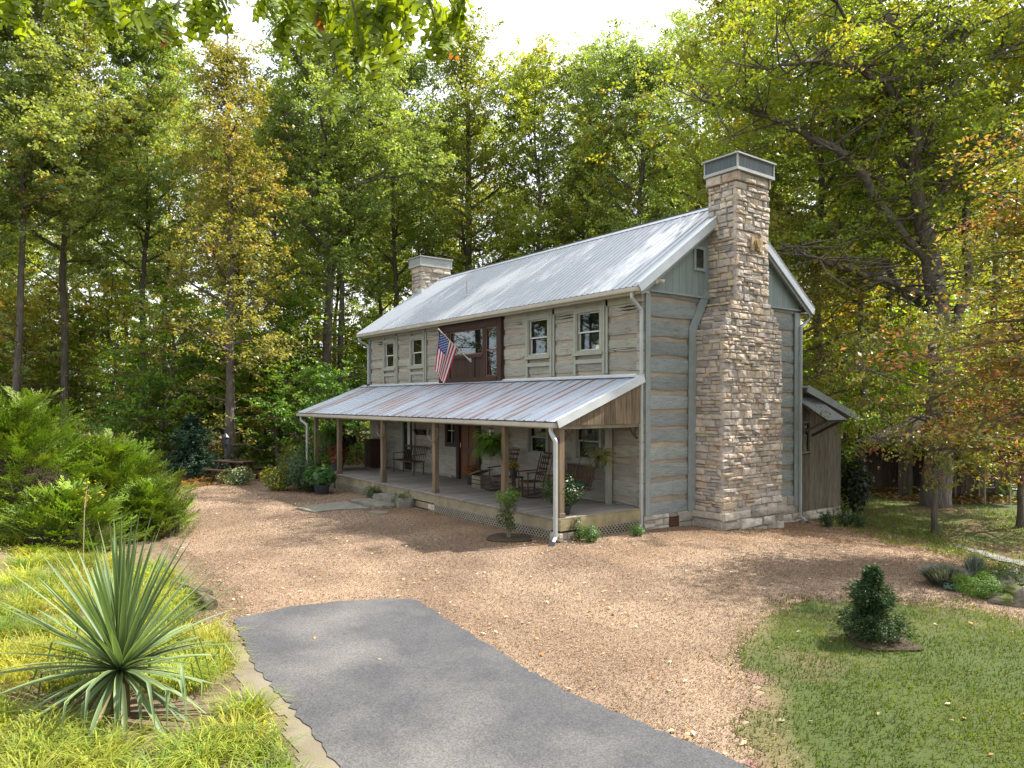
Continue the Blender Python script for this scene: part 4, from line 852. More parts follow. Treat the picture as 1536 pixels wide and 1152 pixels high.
# swing
t = empty('porch_swing', (-1.75, -.72, ZF+.36), 'wooden slatted porch swing with teal cushions hanging from the ceiling', 'porch swing', rz=R(-8))
m = MB(); [m.box(-.6, .6, -.22+.09*i, -.15+.09*i, .0, .02) for i in range(5)]; m.box(-.6, -.56, -.22, .25, -.04, -.002); m.box(.56, .6, -.22, .25, -.04, -.002); m.build('seat', mrock, t, world=False)
m = MB(); [m.bar((-.55+.1*i, .25, .04), (-.55+.1*i, .36, .5), .06, .015) for i in range(12)]; m.bar((-.6, .365, .5), (.6, .365, .5), .05, .04); m.build('backrest', mrock, t, world=False)
for s in (-1, 1):
    m = MB(); m.bar((s*.6, -.25, .24), (s*.6, .33, .24), .06, .03); m.bar((s*.6, -.2, .0), (s*.6, -.2, .24), .04, .04); m.build('armrest', mrock, t, world=False)
    m = MB(); m.tube([(s*.6, -.2, .25), (s*.6, .0, 1.0), (s*.6, .05, 1.6)], .008, 5); m.tube([(s*.6, .33, .25), (s*.6, .1, 1.0)], .008, 5); m.build('chain', mblack, t, world=False)
for x, a in ((-.35, .2), (.3, -.15)):
    c = MB(); c.lathe([(.02, 0), (.16, .03), (.2, .07), (.16, .11), (.02, .13)], (0, 0, 0), 12); o = c.build('cushion', mgreen, None, True); o.location = (-1.75+x*.99, -.72-x*.14+.02, ZF+.385); tag(o, 'round teal cushion on the %s end of the porch swing' % ('left' if x < 0 else 'right'), 'cushion', 'cushions on the porch swing')
# bench at the left end
t = empty('porch_bench', (-10.2, -.5, ZF), 'dark spindle-back wooden bench against the far end of the cabin wall', 'bench')
m = MB(); m.box(-.75, .75, -.25, .2, .42, .45); m.build('seat', mrock, t, world=False)
m = MB(); [m.tube([(-.72+.12*i, .2, .45), (-.72+.12*i, .28, .88)], .012, 5) for i in range(13)]; m.bar((-.76, .285, .9), (.76, .285, .9), .03, .07); m.build('backrest', mrock, t, world=False)
for x in (-.7, .7):
    for y in (-.2, .17): m = MB(); m.tube([(x, y, 0), (x, y, .43)], .02, 6); m.build('leg', mrock, t, world=False)
    m = MB(); m.bar((x, -.25, .66), (x, .24, .68), .06, .02); m.tube([(x, -.2, .45), (x, -.2, .66)], .015, 5); m.build('armrest', mrock, t, world=False)
# shelf with pegs, cabinet, side crate, chest
t = empty('wall_shelf', (-10.1, -.12, 1.95), 'dark wooden shelf with curved brackets on the cabin wall above the bench', 'shelf')
m = MB(); m.box(-.45, .45, -.12, .08, .0, .03); m.box(-.45, .45, .06, .08, -.16, -.001); m.build('board', mbrown, t, world=False)
for s in (-.3, .3): m = MB(); m.prism([(s-.015, .058, -.002), (s-.015, -.1, -.002), (s-.015, .058, -.18)], (.03, 0, 0)); m.build('bracket', mbrown, t, world=False)
t = empty('plant_cabinet', (-13.0, -.45, ZF), 'tall dark cabinet at the far left end of the porch wall', 'cabinet')
m = MB(); m.box(-.3, .3, -.22, .22, .05, 1.0); m.box(-.34, .34, -.26, .26, 1.001, 1.04); m.build('case', mbrown, t, world=False)
m = MB(); m.box(-.27, -.01, -.24, -.221, .1, .95); m.box(.01, .27, -.24, -.221, .1, .95); m.build('door', mbrown, t, world=False)
for x in (-.26, .26):
    for y in (-.18, .18): m = MB(); m.box(x-.025, x+.025, y-.025, y+.025, 0, .0495); m.build('leg', mbrown, t, world=False)
# foliage helper for small plants ------------------------------------------------
def tuft(n, r, h, size, rs, col, var=.3, fill='dome', aspect=.5, flow=None):
    """leaf cloud for a small plant, local coordinates; base at z=0"""
    u = unit(rs.normal(0, 1, (n, 3))); rad = rs.random(n)**.35
    P = u*rad[:, None]*[r, r, h/2]; P[:, 2] += h/2
    P *= (1+.15*np.sin(u[:, :1]*5+u[:, 1:2]*4))
    dirs = unit(u+[0, 0, .3]); V, F = leafquads(P, size, rs, aspect, nrm=u+[0, 0, .8], tilt=.5, dirs=dirs)
    C = np.array(col)[None]*rs.uniform(1-var, 1+var, (n, 1))
    if flow is not None:
        k = rs.random(n) < flow[0]; k &= rad > .75; C[k] = np.array(flow[1])
    return V, F, rep(C, 4)
def putplant(name, loc, label, cat, tu, mt=LEAF, pot=None, stem=True, group=None, partname='foliage', stemh=.12):
    t = empty(name, loc, label, cat, group)
    V, F, C = tu; dz = 0
    if pot:
        m = MB(); rr, hh = pot[:2]; m.lathe([(rr*.72, 0), (rr, hh*.9), (rr*1.08, hh*.9), (rr*1.08, hh), (rr*.9, hh), (rr*.85, hh*.9)], n=14); m.build('pot', pot[2], t, world=False); dz = hh-.03
    V = V.copy(); V[:, 2] += dz; npmesh(partname, V, F, C, mt, t)
    if stem:
        m = MB(); r0 = random.Random(int(abs(loc[0]*100)))
        for i in range(5): a = r0.uniform(0, 6.3); m.tube([(0, 0, max(0, dz-.05)), (.25*math.cos(a)*stemh, .25*math.sin(a)*stemh, dz+stemh*.6), (.9*math.cos(a)*stemh, .9*math.sin(a)*stemh, dz+stemh*1.3)], [.012, .009, .004], 5)
        m.build('stem', mat('plant_stem', (.10, .07, .04), (.07, .05, .03), rough=.9, bump=0), t, world=False)
    return t
mpot = mat('dark_glazed_pot', (.05, .055, .06), (.03, .03, .035), 6, rough=.4, bump=.1); mterra = mat('terracotta', (.32, .15, .085), (.24, .11, .065), 6, rough=.9, bump=.2)
putplant('potted_mums', (-6.15, -.6, ZF), 'rust orange chrysanthemums in a dark pot beside the front door', 'potted flowers', tuft(700, .26, .34, .045, rs, (.08, .10, .03), flow=(.8, (.45, .14, .02))), pot=(.2, .3, mpot))
t = putplant('yellow_flowers', (-3.62, -1.0, ZF+.48), 'yellow flowers in a dark pot on a stand between the rocking chairs', 'potted flowers', tuft(500, .2, .3, .045, rs, (.07, .11, .03), flow=(.6, (.55, .34, .03))), pot=(.11, .18, mpot))
m = MB(); m.box(-.2, .2, -.2, .2, .45, .48)
t = empty('plant_stand', (-3.62, -1.0, ZF), 'small square wooden stand under the yellow flowers', 'side table')
m.build('table_top', mrock, t, world=False)
for x in (-.16, .16):
    for y in (-.16, .16): m = MB(); m.box(x-.018, x+.018, y-.018, y+.018, 0, .449); m.build('leg', mrock, t, world=False)
t = empty('wooden_crate', (-5.45, -.75, ZF), 'small slant-topped wooden crate between the orange mums and a rocking chair', 'crate')
m = MB()
for z in (.0, .12, .24): m.box(-.22, .22, -.2, -.185, z, z+.1); m.box(-.22, .22, .185, .2, z, z+.1); m.box(-.22, -.205, -.184, .184, z, z+.1); m.box(.205, .22, -.184, .184, z, z+.1)
m.build('side_slats', mwood, t, world=False); m = MB(); m.bar((-.3, 0, .36), (.26, 0, .52), .46, .02, (0, 0, 1)); m.build('lid', mwood, t, world=False)
# vine with white flowers in front of the corner post
putplant('flowering_vine', (-.42, -2.05, ZF), 'trailing green vine with tiny white flowers in a pot by the porch corner post', 'potted plant', (lambda q: (q[0]*[1.0, 1.0, 1] , q[1], q[2]))(tuft(2600, .5, .7, .055, rs, (.05, .09, .028), flow=(.02, (.5, .5, .45)))), pot=(.18, .2, mpot))
t = tuft(500, .16, .75, .05, rs, (.07, .11, .03)); t[0][:, 2] -= .80
putplant('vine_strand', (.08, -2.1, ZF+.1), 'vine strand trailing over the deck edge near the corner post', 'plant', t, stem=False)
# hanging baskets: arching fronds
def fern(loc, r, n, label, rs, droop=.9, col=(.075, .14, .03), hang=.5, leaf=.05, spiky=False, cat='hanging fern', mt=LEAF):
    t = empty('hanging_fern' if cat == 'hanging fern' else 'hanging_plant', loc, label, cat, 'baskets hanging under the porch eave')
    Vs = []; Cs = []
    for i in range(n):
        a = rs.uniform(0, 2*np.pi); L_ = r*rs.uniform(.7, 1.25); up = rs.uniform(.2, 1.7); k = 22; s = np.linspace(.05, 1, k)
        x = L_*s*math.cos(a)*(.5+.5*s*0+.4); y = L_*s*math.sin(a)*(.9); z = up*L_*s*1.2-droop*L_*s*s*(1.1+.4*up); P = np.column_stack([x, y, z])
        d = np.array([-math.sin(a), math.cos(a), 0])
        for sg in (-1, 1):
            ll = leaf*(1-.6*s)*rs.uniform(.8, 1.2, k); tip = P+d*sg*ll[:, None]+[0, 0, -.01]; q = np.stack([P, P+[0, 0, .004]+(P[-1]-P[0])*.03+d*sg*ll[:, None]*.5, tip, P-(P[-1]-P[0])*.02+d*sg*ll[:, None]*.5], 1)
            Vs.append(q.reshape(-1, 3)); Cs.append(np.tile(np.array(col)*rs.uniform(.6, 1.5), (4*k, 1)))
    V = np.concatenate(Vs); npmesh('fronds', V, np.arange(len(V)).reshape(-1, 4), np.concatenate(Cs), mt, t)
    m = MB(); m.lathe([(.06, -.2), (.13, -.12), (.15, 0), (.13, .0), (.10, -.08)], n=12); m.build('basket', mpot, t, world=False)
    m = MB(); [m.tube([(.14*math.cos(a), .14*math.sin(a), 0), (0, 0, hang)], .004, 4) for a in (0, 2.1, 4.2)]; m.tube([(0, 0, hang), (0, 0, hang+.12)], .006, 4); m.build('hanger', mblack, t, world=False)
p = ony(733, 672, -DP-.1); fern((p[0], -DP+.0, p[2]), .46, 330, 'big lush hanging fern beside the second porch post from the right', rs, hang=.42, leaf=.055, droop=.75)
p = ony(901, 690, -1.3); q = onx(901, 690, -.35); fern((q[0], q[1], q[2]), .38, 100, 'sparse pale spider plant hanging near the right end of the porch', rs, col=(.17, .19, .07), hang=.62, leaf=.035, cat='hanging plant')
p = ony(494, 655, -DP+.1); fern((p[0], -DP+.1, p[2]), .55, 120, 'hanging fern between the two far left porch posts', rs, hang=.5, leaf=.07)
p = ony(534, 660, -.9); fern((-13.9, -.9, p[2]), .3, 60, 'small dark hanging basket at the back of the porch far left end', rs, col=(.04, .07, .02), hang=.6, cat='hanging plant')
# wind chime
t = empty('wind_chime', (-3.35, -1.9, 2.45), 'pale tubular wind chime hanging in front of the porch window', 'wind chime')
for i in range(4):
    a = i*1.57+.3; m = MB(); m.tube([(.05*math.cos(a), .05*math.sin(a), -.75+.05*i), (.05*math.cos(a), .05*math.sin(a), -.22)], .013, 6); m.build('tube', mat('pale_metal', (.75, .70, .55), rough=.3, metal=.4, bump=0), t, world=False)
m = MB(); m.lathe([(.07, -.2), (.07, -.18)], n=10); m.tube([(0, 0, -.18), (0, 0, .0)], .004, 4); m.build('top_disc', mrock, t, world=False)
# lamp burning behind the right porch window
t = empty('table_lamp', (-1.62, .55, 1.55), 'small orange glowing lamp inside the right porch window', 'lamp')
m = MB(); m.lathe([(.04, .22), (.09, .28), (.10, .38), (.05, .46)], n=12); m.build('shade', emit('lamp_glow', (1, .25, .06), 2.2), t, world=False)
m = MB(); m.lathe([(.08, 0), (.03, .04), (.02, .2)], n=10); m.build('base', mbrown, t, world=False)
m = MB(); m.box(-.3, .3, -.2, .2, -1.1, -.002); t2 = empty('side_cabinet', (-1.62, .55, 1.55), 'cabinet inside the right porch window carrying the lamp', 'cabinet'); m.build('case', mdark, t2, world=False)
# vine wreaths on the post tops
for x in (PX[2], PX[3]):
    m = MB(); rg = random.Random(int(-x*10)); 
    for k in range(5):
        pts = [(x+.26*math.cos(a)*(1+rg.uniform(-.08, .08)), -DP+.0+rg.uniform(-.02, .02), 2.12+.24*math.sin(a)*(1+rg.uniform(-.08, .08))) for a in np.linspace(2.7, 6.8, 12)]; m.tube(pts, .008, 4)
    o = m.build('grapevine_hoop', mwood, None); tag(o, 'twisted grapevine hoop hung at the top of the %s porch post' % ('third' if x == PX[2] else 'fourth') + ' from the right', 'wreath', 'grapevine hoops on the posts')
o = MB().lathe([(.03, 0), (.05, .03), (.05, .07), (.02, .1)], (-.06, -DP+.0, 2.08), 10).build('purple_feeder', mat('purple_glass', (.06, .03, .14), rough=.2, bump=0), None); tag(o, 'small purple glass feeder fixed to the right corner porch post', 'feeder')
# ---- flag
p0 = Vector((-7.19, -.10, 4.2)); p1 = Vector((-8.35, -.98, 5.32))
p1 = Vector(ony(658, 494, -1.0)); p0 = Vector(ony(704, 540, -.12))
t = empty('american_flag', tuple(p0), 'american flag on an angled pole on the brown window bay', 'flag')
m = MB(); m.tube([p0, p1], .012, 8); m.build('pole', mat('flag_pole', (.62, .52, .36), rough=.4, bump=0), t)
m = MB(); m.add(*ico(p1, .03)); m.build('finial', mat('gilt', (.6, .5, .25), rough=.3, metal=.6, bump=0), t)
m = MB(); m.bar(p0+Vector((0, .05, -.06)), p0+Vector((0, .05, .06)), .06, .03); m.bar(p0+(p0-p1)*.01, p0+(p1-p0)*.09, .035, .035); m.build('bracket', mwhite, t)
HF, LF = .74, 1.24      # hoist along the pole, fly hanging down
pd = (p1-p0).normalized(); top = p1-pd*.06
def FL(u, v):           # u 0..1 along hoist from the finial down the pole, v 0..1 along the fly
    a = top-pd*(u*HF); sag = Vector((0, 0, -1)); side = (Vector((pd.x, pd.y, 0))).normalized()
    pull = (u*.34+.14)*v*HF
    f = math.sin(u*9+v*2.5)*.055*min(1, v*2.5)
    q = a+sag*(v*LF*(.97-.10*abs(u-.3)))+side*(pull+.05*v)+Vector((side.y, -side.x, 0))*f
    return q
RED, WHT, BLU = (.42, .025, .05), (.72, .72, .72), (.03, .055, .22)
m = MB(); NV = 24
for i in range(26):
    for j in range(NV):
        u0, u1, v0, v1 = i/26, (i+1)/26, j/NV, (j+1)/NV; c = RED if (i//2) % 2 == 0 else WHT
        if i < 14 and v0 < .4-1e-6: c = BLU
        m.add([FL(u0, v0), FL(u1, v0), FL(u1, v1), FL(u0, v1)], [(0, 1, 2, 3)], c)
cl = m.build('cloth', CLOTH, t)
m = MB()
for r_ in range(9):
    for c_ in range(6 if r_ % 2 == 0 else 5):
        u = (r_+1)/10*7/13; v = (c_*2+1+(r_ % 2))/12*.4; c0 = FL(u, v); du = (FL(u+.01, v)-c0).normalized(); dv = (FL(u, v+.01)-c0).normalized(); nn = du.cross(dv).normalized()
        for sg in (.006, -.006):
            P = [c0+nn*sg+(du*math.cos(math.pi*k/5)+dv*math.sin(math.pi*k/5))*(.022 if k % 2 == 0 else .009) for k in range(10)]+[c0+nn*sg]
            m.add(P, [(k, (k+1) % 10, 10) for k in range(10)], (.8, .8, .8))
m.build('stars', CLOTH, cl)
# ---- stone steps and slabs
mslab = mat('step_stone', (.24, .225, .185), (.15, .14, .115), 5, rough=.95, bump=1, bscale=14, dist=.03, c3=(.15, .17, .08), c3scale=3, c3lo=.55, c3hi=.7)
def slab(name, pts, z0, z1, label, cat='stone slab', group='stone slabs before the porch'):
    rg = random.Random(len(label)); m = MB(); P = []
    n = len(pts)
    for i in range(n):
        a = Vector(pts[i]); b = Vector(pts[(i+1) % n])
        for k in range(3): q = a.lerp(b, k/3); P.append((q.x+rg.uniform(-.03, .03), q.y+rg.uniform(-.03, .03)))
    c = sum((Vector(p) for p in P), Vector((0, 0)))/len(P); N_ = len(P)
    vs = [(x, y, z0) for x, y in P]+[(x+rg.uniform(-.015, .015), y+rg.uniform(-.015, .015), z0+(z1-z0)*.7) for x, y in P]+[(c.x+(x-c.x)*.96, c.y+(y-c.y)*.96, z1+rg.uniform(-.012, .012)) for x, y in P]+[(c.x, c.y, z1)]
    fs = [(r*N_+i, r*N_+(i+1) % N_, (r+1)*N_+(i+1) % N_, (r+1)*N_+i) for r in range(2) for i in range(N_)]+[(2*N_+i, 2*N_+(i+1) % N_, 3*N_) for i in range(N_)]
    m.add(vs, fs); return tag(m.build(name, mslab, None), label, cat, group)
def pp(*px): return [gnd(*q)[:2] for q in px][::-1]
slab('stone_step', [(-7.7, -2.56), (-7.75, -3.0), (-6.15, -3.02), (-6.1, -2.56)][::1], 0, .26, 'thick upper stone step against the porch edge')
slab('stone_step', [(-8.0, -3.02), (-7.9, -3.62), (-6.4, -3.6), (-6.3, -3.04)], 0, .12, 'low middle stone step below the upper porch step')
slab('flagstone', [(-8.3, -3.65), (-8.0, -4.5), (-6.9, -4.35), (-6.6, -3.66)], 0, .045, 'flat pale flagstone in front of the low step')
slab('flagstone', [(-7.95, -4.4), (-7.75, -5.3), (-6.85, -5.15), (-6.9, -4.36)], 0, .05, 'outermost long flagstone reaching into the gravel')
slab('stepping_stone', [(-6.1, -3.65), (-6.05, -4.0), (-5.5, -3.95), (-5.6, -3.6)], 0, .035, 'small round stepping stone right of the steps')
# ---- shrubs by the house
def shrub_at(px, py, name, label, cat, r, h, n, size, col, var=.3, flow=None, pot=None, mt=LEAF, aspect=.5, group=None, y=None):
    g_ = gnd(px, py); return putplant(name, g_, label, cat, tuft(n, r, h, size, rs, col, var, aspect=aspect, flow=flow), mt, pot, group=group)
shrub_at(885, 813, 'boxwood', 'round bright green boxwood by the porch lattice near the corner', 'shrub', .24, .36, 1800, .032, (.07, .15, .025))
shrub_at(955, 804, 'boxwood', 'small low boxwood beside the corner downspout boot', 'shrub', .2, .26, 1100, .03, (.07, .15, .03))
shrub_at(561, 749, 'low_shrub', 'small dark green shrub left of the stone steps', 'shrub', .3, .42, 1000, .05, (.05, .10, .025))
shrub_at(607, 760, 'low_shrub', 'small fine leaved shrub right of the stone steps', 'shrub', .36, .40, 1000, .05, (.07, .11, .03))
g_ = gnd(763, 808); tt = empty('nandina', g_, 'slender nandina with light green top before the porch lattice', 'shrub')
V1, F1, C1 = tuft(900, .22, .8, .05, rs, (.075, .11, .03)); V1[:, 2] += .14; V1[:, :2] += .05*np.sin(V1[:, 2:]*9+[0, 1]); V2, F2, C2 = tuft(600, .3, .34, .055, rs, (.12, .21, .045)); V2[:, 2] += .74+.25*V2[:, 0]
npmesh('foliage', np.concatenate([V1, V2]), np.concatenate([F1, F2+len(V1)]), np.concatenate([C1, C2]), LEAF, tt)
m = MB(); [m.tube([(a*.03, b*.03, 0), (a*.05, b*.05, .5), (a*.12, b*.12, .9)], [.014, .01, .005], 5) for a, b in ((1, 0), (-1, .5), (0, -1), (.4, 1))]; m.build('stem', mwood, tt, world=False)
m = MB(); n = 26; pts = [(g_[0]+.52*math.cos(a)*(1+.12*math.sin(3*a)), g_[1]+.48*math.sin(a)*(1+.1*math.cos(4*a)), .018) for a in np.linspace(0, 6.283, n, endpoint=False)]
m.prism(pts, (0, 0, .012)); tag(m.build('mulch_shade_ring', mat('mulch_shade', (.045, .03, .02), (.09, .065, .045), 20, rough=1, bump=1, bscale=50, dist=.03), None), kind='structure')
shrub_at(418, 736, 'yellow_flower_shrub', 'low shrub with yellow flowers at the left end of the plant group', 'shrub', .55, .8, 2600, .07, (.09, .15, .03), flow=(.35, (.55, .45, .03)))
shrub_at(450, 736, 'blue_green_shrub', 'blue green feathery shrub among the plants left of the porch', 'shrub', .7, 1.4, 3800, .08, (.065, .12, .06), aspect=.3)
shrub_at(437, 728, 'bronze_grass', 'tall bronze leaved grass behind the yellow flowers', 'plant', .45, 1.5, 1400, .12, (.16, .11, .04), aspect=.12)
shrub_at(483, 741, 'potted_hosta', 'broad leaved green plant in a dark pot at the left end of the porch', 'potted plant', .5, .62, 500, .17, (.07, .16, .045), pot=(.26, .3, mpot), aspect=.6)
shrub_at(466, 738, 'dark_shrub', 'dark green shrub directly in front of the far left porch post', 'shrub', .5, .95, 2200, .08, (.045, .08, .03))
p = far(490, 26.5); putplant('purple_shrub', (-12.9, -1.9, ZF), 'dark purple leaved shrub in a pot on the porch far left end', 'potted plant', tuft(1600, .5, 1.25, .09, rs, (.05, .022, .035)), pot=(.25, .35, mpot))
putplant('red_shrub', (-12.35, -2.1, ZF), 'orange red leaved plant in a pot at the far left porch corner', 'potted plant', tuft(800, .35, .75, .09, rs, (.09, .08, .03), flow=(.7, (.36, .1, .04))), pot=(.18, .25, mpot))
for px, py, r_, h_, lab in ((1240, 791, .2, .42, 'sparse small shrub nearest the rear corner downspout'), (1268, 790, .26, .55, 'middle of three small shrubs below the lean-to'), (1288, 792, .24, .42, 'rightmost of three small shrubs below the lean-to')):
    shrub_at(px, py, 'foundation_shrub', lab, 'shrub', r_, h_, 700, .06, (.05, .09, .035), group='small shrubs below the lean-to')
shrub_at(1282, 768, 'laurel', 'tall dark glossy laurel just right of the lean-to corner', 'shrub', .55, 1.9, 1500, .14, (.025, .04, .02))
# rock garden at the right
def boulder(loc, s, label, seed):
    rs_ = np.random.RandomState(seed); m = MB(); n = 14; vs = []; rows = 8
    for i in range(rows+1):
        e = -.5*math.pi*.4+(math.pi*.7)*i/rows
        for k in range(n):
            a = 2*math.pi*k/n; d_ = 1+.35*noise.noise(Vector((math.cos(a)*1.5+seed, math.sin(a)*1.5, e*1.5))); d_ = round(d_*9)/9
            vs.append((s[0]*math.cos(a)*math.cos(e)*d_, s[1]*math.sin(a)*math.cos(e)*d_, s[2]*math.sin(e)*d_))
    fs = [(i*n+k, i*n+(k+1) % n, (i+1)*n+(k+1) % n, (i+1)*n+k) for i in range(rows) for k in range(n)]+[tuple(rows*n+k for k in range(n))]
    m.add([(x+loc[0], y+loc[1], z+loc[2]) for x, y, z in vs], fs); return tag(m.build('boulder', mat('mossy_rock', (.22, .19, .15), (.12, .105, .085), 4, rough=.95, bump=1, bscale=12, dist=.04, c3=(.08, .10, .02), c3scale=2.5, c3lo=.5, c3hi=.62), None), label, 'boulder', 'boulders edging the right bed')
for i, (px, py, s, lab) in enumerate(((1536, 905, (.38, .32, .26), 'nearest mossy boulder at the right edge of the gravel'), (1507, 905, (.24, .2, .15), 'small flat boulder next to the green juniper mound'), (1530, 880, (.4, .34, .24), 'mossy boulder behind the nearest one at the right edge'), (1512, 884, (.25, .22, .18), 'rounded boulder just behind the green juniper mound'))):
    boulder(gnd(px, py), s, lab, i*7+2)
shrub_at(1472, 896, 'juniper_mound', 'bright green low juniper mound in front of the boulders', 'shrub', .36, .34, 4200, .04, (.085, .165, .015), aspect=.25, mt=CONIF)
shrub_at(1502, 880, 'green_shrub', 'darker green small shrub behind the bright juniper mound', 'shrub', .35, .34, 1500, .05, (.06, .11, .03), aspect=.3)
def spiky(px, py, r, h, n, col, name, label):
    g_ = gnd(px, py); t = empty(name, g_, label, 'plant'); an = rs.uniform(0, 6.283, n); rr = rs.random(n)**.7*r; hh = h*rs.uniform(.5, 1.1, n)*(1-.3*rr/r)
    B = np.column_stack([rr*.4*np.cos(an), rr*.4*np.sin(an), 0*an]); T = np.column_stack([rr*1.1*np.cos(an), rr*1.1*np.sin(an), hh]); sd = np.column_stack([-np.sin(an), np.cos(an), 0*an])*.006; M = (B+T)/2+[0, 0, .03]
    V = np.stack([B-sd, M-sd*1.5, T, M+sd*1.5], 1).reshape(-1, 3); npmesh('foliage', V, np.arange(4*n).reshape(n, 4), rep(np.array(col)[None]*rs.uniform(.6, 1.3, (n, 1)), 4), CONIF, t)
spiky(1417, 878, .42, .36, 1600, (.16, .18, .15), 'lavender', 'grey green spiky lavender clump on the gravel left of the bright mound')
spiky(1462, 868, .2, .5, 250, (.16, .19, .17), 'tall_sage', 'thin grey stems standing behind the bright juniper mound')
shrub_at(1432, 886, 'blue_succulent', 'small blue green ground plant beside the lavender', 'plant', .16, .12, 300, .05, (.12, .2, .17))
# small cedar on the lawn
def conifer(loc, H, Rb, n, label, name='cedar', col=(.035, .075, .022), cat='tree', leaf=.075, irregular=.2):
    t = empty(name, loc, label, cat); rs_ = np.random.RandomState(int(abs(loc[0])*100)); Vs = []; Cs = []
    nb = int(n/28); 
    hz = rs_.random(nb)**1.25; an = rs_.uniform(0, 6.283, nb); prof = (1-hz)**.72*(.75+.25*np.sin(hz*14)) ; L_ = Rb*(prof*rs_.uniform(.75, 1+irregular, nb)+.05)
    for z_, a, l in zip(hz, an, L_):
        k = 28; s = rs_.random(k)**.6; base = np.array([0, 0, .06+z_*H*.92]); d = np.array([math.cos(a), math.sin(a), .55-.35*(1-z_)])
        P = base+d*l*s[:, None]+rs_.normal(0, .02+.03*l, (k, 3)); P[:, 2] = np.maximum(P[:, 2], .02); V, F = leafquads(P, leaf, rs_, .28, nrm=[0, 0, .6], tilt=.6, dirs=np.tile(d+[0, 0, -.15], (k, 1))); Vs.append(V)
        Cs.append(np.tile(np.array(col)*rs_.uniform(.6, 1.5), (4*k, 1)))
    V = np.concatenate(Vs); npmesh('foliage', V, np.arange(len(V)).reshape(-1, 4), np.concatenate(Cs), CONIF, t)
    m = MB(); m.tube([(0, 0, -.05), (0, 0, H*.9)], [max(.02, Rb*.06), .006], 8); m.build('trunk', mat('bark', (.17, .145, .12), (.085, .07, .058), 3, (5, 5, .8), rough=.95, bump=1, bscale=6, dist=.05), t, world=False)
    return t
g_ = gnd(1309, 962); conifer(g_, .9, .42, 13000, 'small dark conical cedar standing alone on the lawn', leaf=.05, col=(.03, .062, .02), irregular=.35)
m = MB(); pts = [(g_[0]+.42*math.cos(a)*(1+.2*math.sin(3*a))+.08, g_[1]+.36*math.sin(a)*(1+.1*math.cos(4*a)), g_[2]+.012) for a in np.linspace(0, 6.283, 26, endpoint=False)]  # dark offset ring paints in mulch and the cedar's shade together
m.prism(pts, (0, 0, .02)); tag(m.build('mulch_shade_ring', MATS['mulch_shade'], None), kind='structure')
p = far(287, 27.5); conifer(p, 2.5, 1.15, 9000, 'squat dark blue green dwarf conifer at the far gravel edge', 'dwarf_conifer', (.028, .06, .035), leaf=.16, irregular=.5)
# ---- spreading junipers on the left
def juniper(loc, Rx, H, nspray, label, seed):
    t = empty('juniper', loc, label, 'shrub', 'spreading junipers left of the gravel'); r_ = np.random.RandomState(seed); Vs = []; Cs = []; m = MB()
    for i in range(nspray):
        a = r_.uniform(0, 6.283); e = r_.random()**.8; rad = r_.random()**.45
        tip = np.array([math.cos(a)*Rx*math.cos(e*1.45)*rad, math.sin(a)*Rx*math.cos(e*1.45)*rad, .15+H*math.sin(e*1.5)*(.55+.45*rad)*r_.uniform(.8, 1.12)])
        dr = unit(np.array([math.cos(a), math.sin(a), .45+.75*e])+r_.normal(0, .22, 3)); L_ = r_.uniform(.5, 1.05); base = tip-dr*L_
        sd = unit(np.cross(dr, [0, 0, 1])+r_.normal(0, .25, 3)); up = np.cross(sd, dr); shade = r_.uniform(.35, 1.45); yel = r_.random()
        nb = 9
        for b in range(nb):                 # side plumes of the frond
            s = b/nb; sg = -1 if b % 2 else 1; q = base+dr*L_*(.15+.85*s)+np.array([0, 0, -.05])*s*s; bd = unit(dr*.9+sd*sg*.75*(1-.5*s)+up*r_.uniform(-.15, .15)); bl = L_*.42*(1-.55*s)*r_.uniform(.7, 1.2); k = 9
            w_ = np.linspace(0, 1, k); P = q+bd*bl*w_[:, None]; nd = unit(bd[None]+(sd*.8)[None]*np.where(np.arange(k) % 2, 1, -1)[:, None]*r_.uniform(.3, 1, (k, 1))+r_.normal(0, .18, (k, 3)))
            ln = .085*(1-.4*w_)[:, None]; side = np.cross(nd, up)*.013
            V = np.stack([P, P+nd*ln*.5+side, P+nd*ln*1.15, P+nd*ln*.5-side], 1).reshape(-1, 3); Vs.append(V)
            c = np.array([.115, .20, .022])*shade*(1+.35*s); c[0] *= 1+.35*yel; Cs.append(np.tile(c, (4*k, 1)))
        if i % 6 == 0: m.tube([(0, 0, 0), tuple(base*.5+[0, 0, -.05]), tuple(base)], [.04, .025, .01], 5)
    V = np.concatenate(Vs); V[:, 2] = np.maximum(V[:, 2], .03); npmesh('foliage', V, np.arange(len(V)).reshape(-1, 4), np.concatenate(Cs), CONIF, t); m.build('stem', mwood, t, world=False)
    q_ = MB(); q_.lathe([(.5*Rx, .02), (.5*Rx, .3*H), (.27*Rx, .56*H), (.03, .66*H)], n=14); q_.build('inner_twigs', mat('inner_twigs', (.05, .035, .02), (.022, .02, .01), 9, rough=1, bump=1, bscale=30, dist=.05), t, world=False)
juniper(far(30, 15.5), 2.35, 2.75, 850, 'largest spreading green juniper at the left edge of the picture', 1)
juniper(far(165, 16.8), 2.0, 2.0, 700, 'middle feathery juniper left of the gravel', 2)
juniper(far(225, 15.6), 1.15, 1.15, 380, 'lowest juniper reaching over the gravel edge', 3)
juniper(far(105, 13.8), 1.5, 1.15, 420, 'low juniper in front of the others behind the yucca', 4)
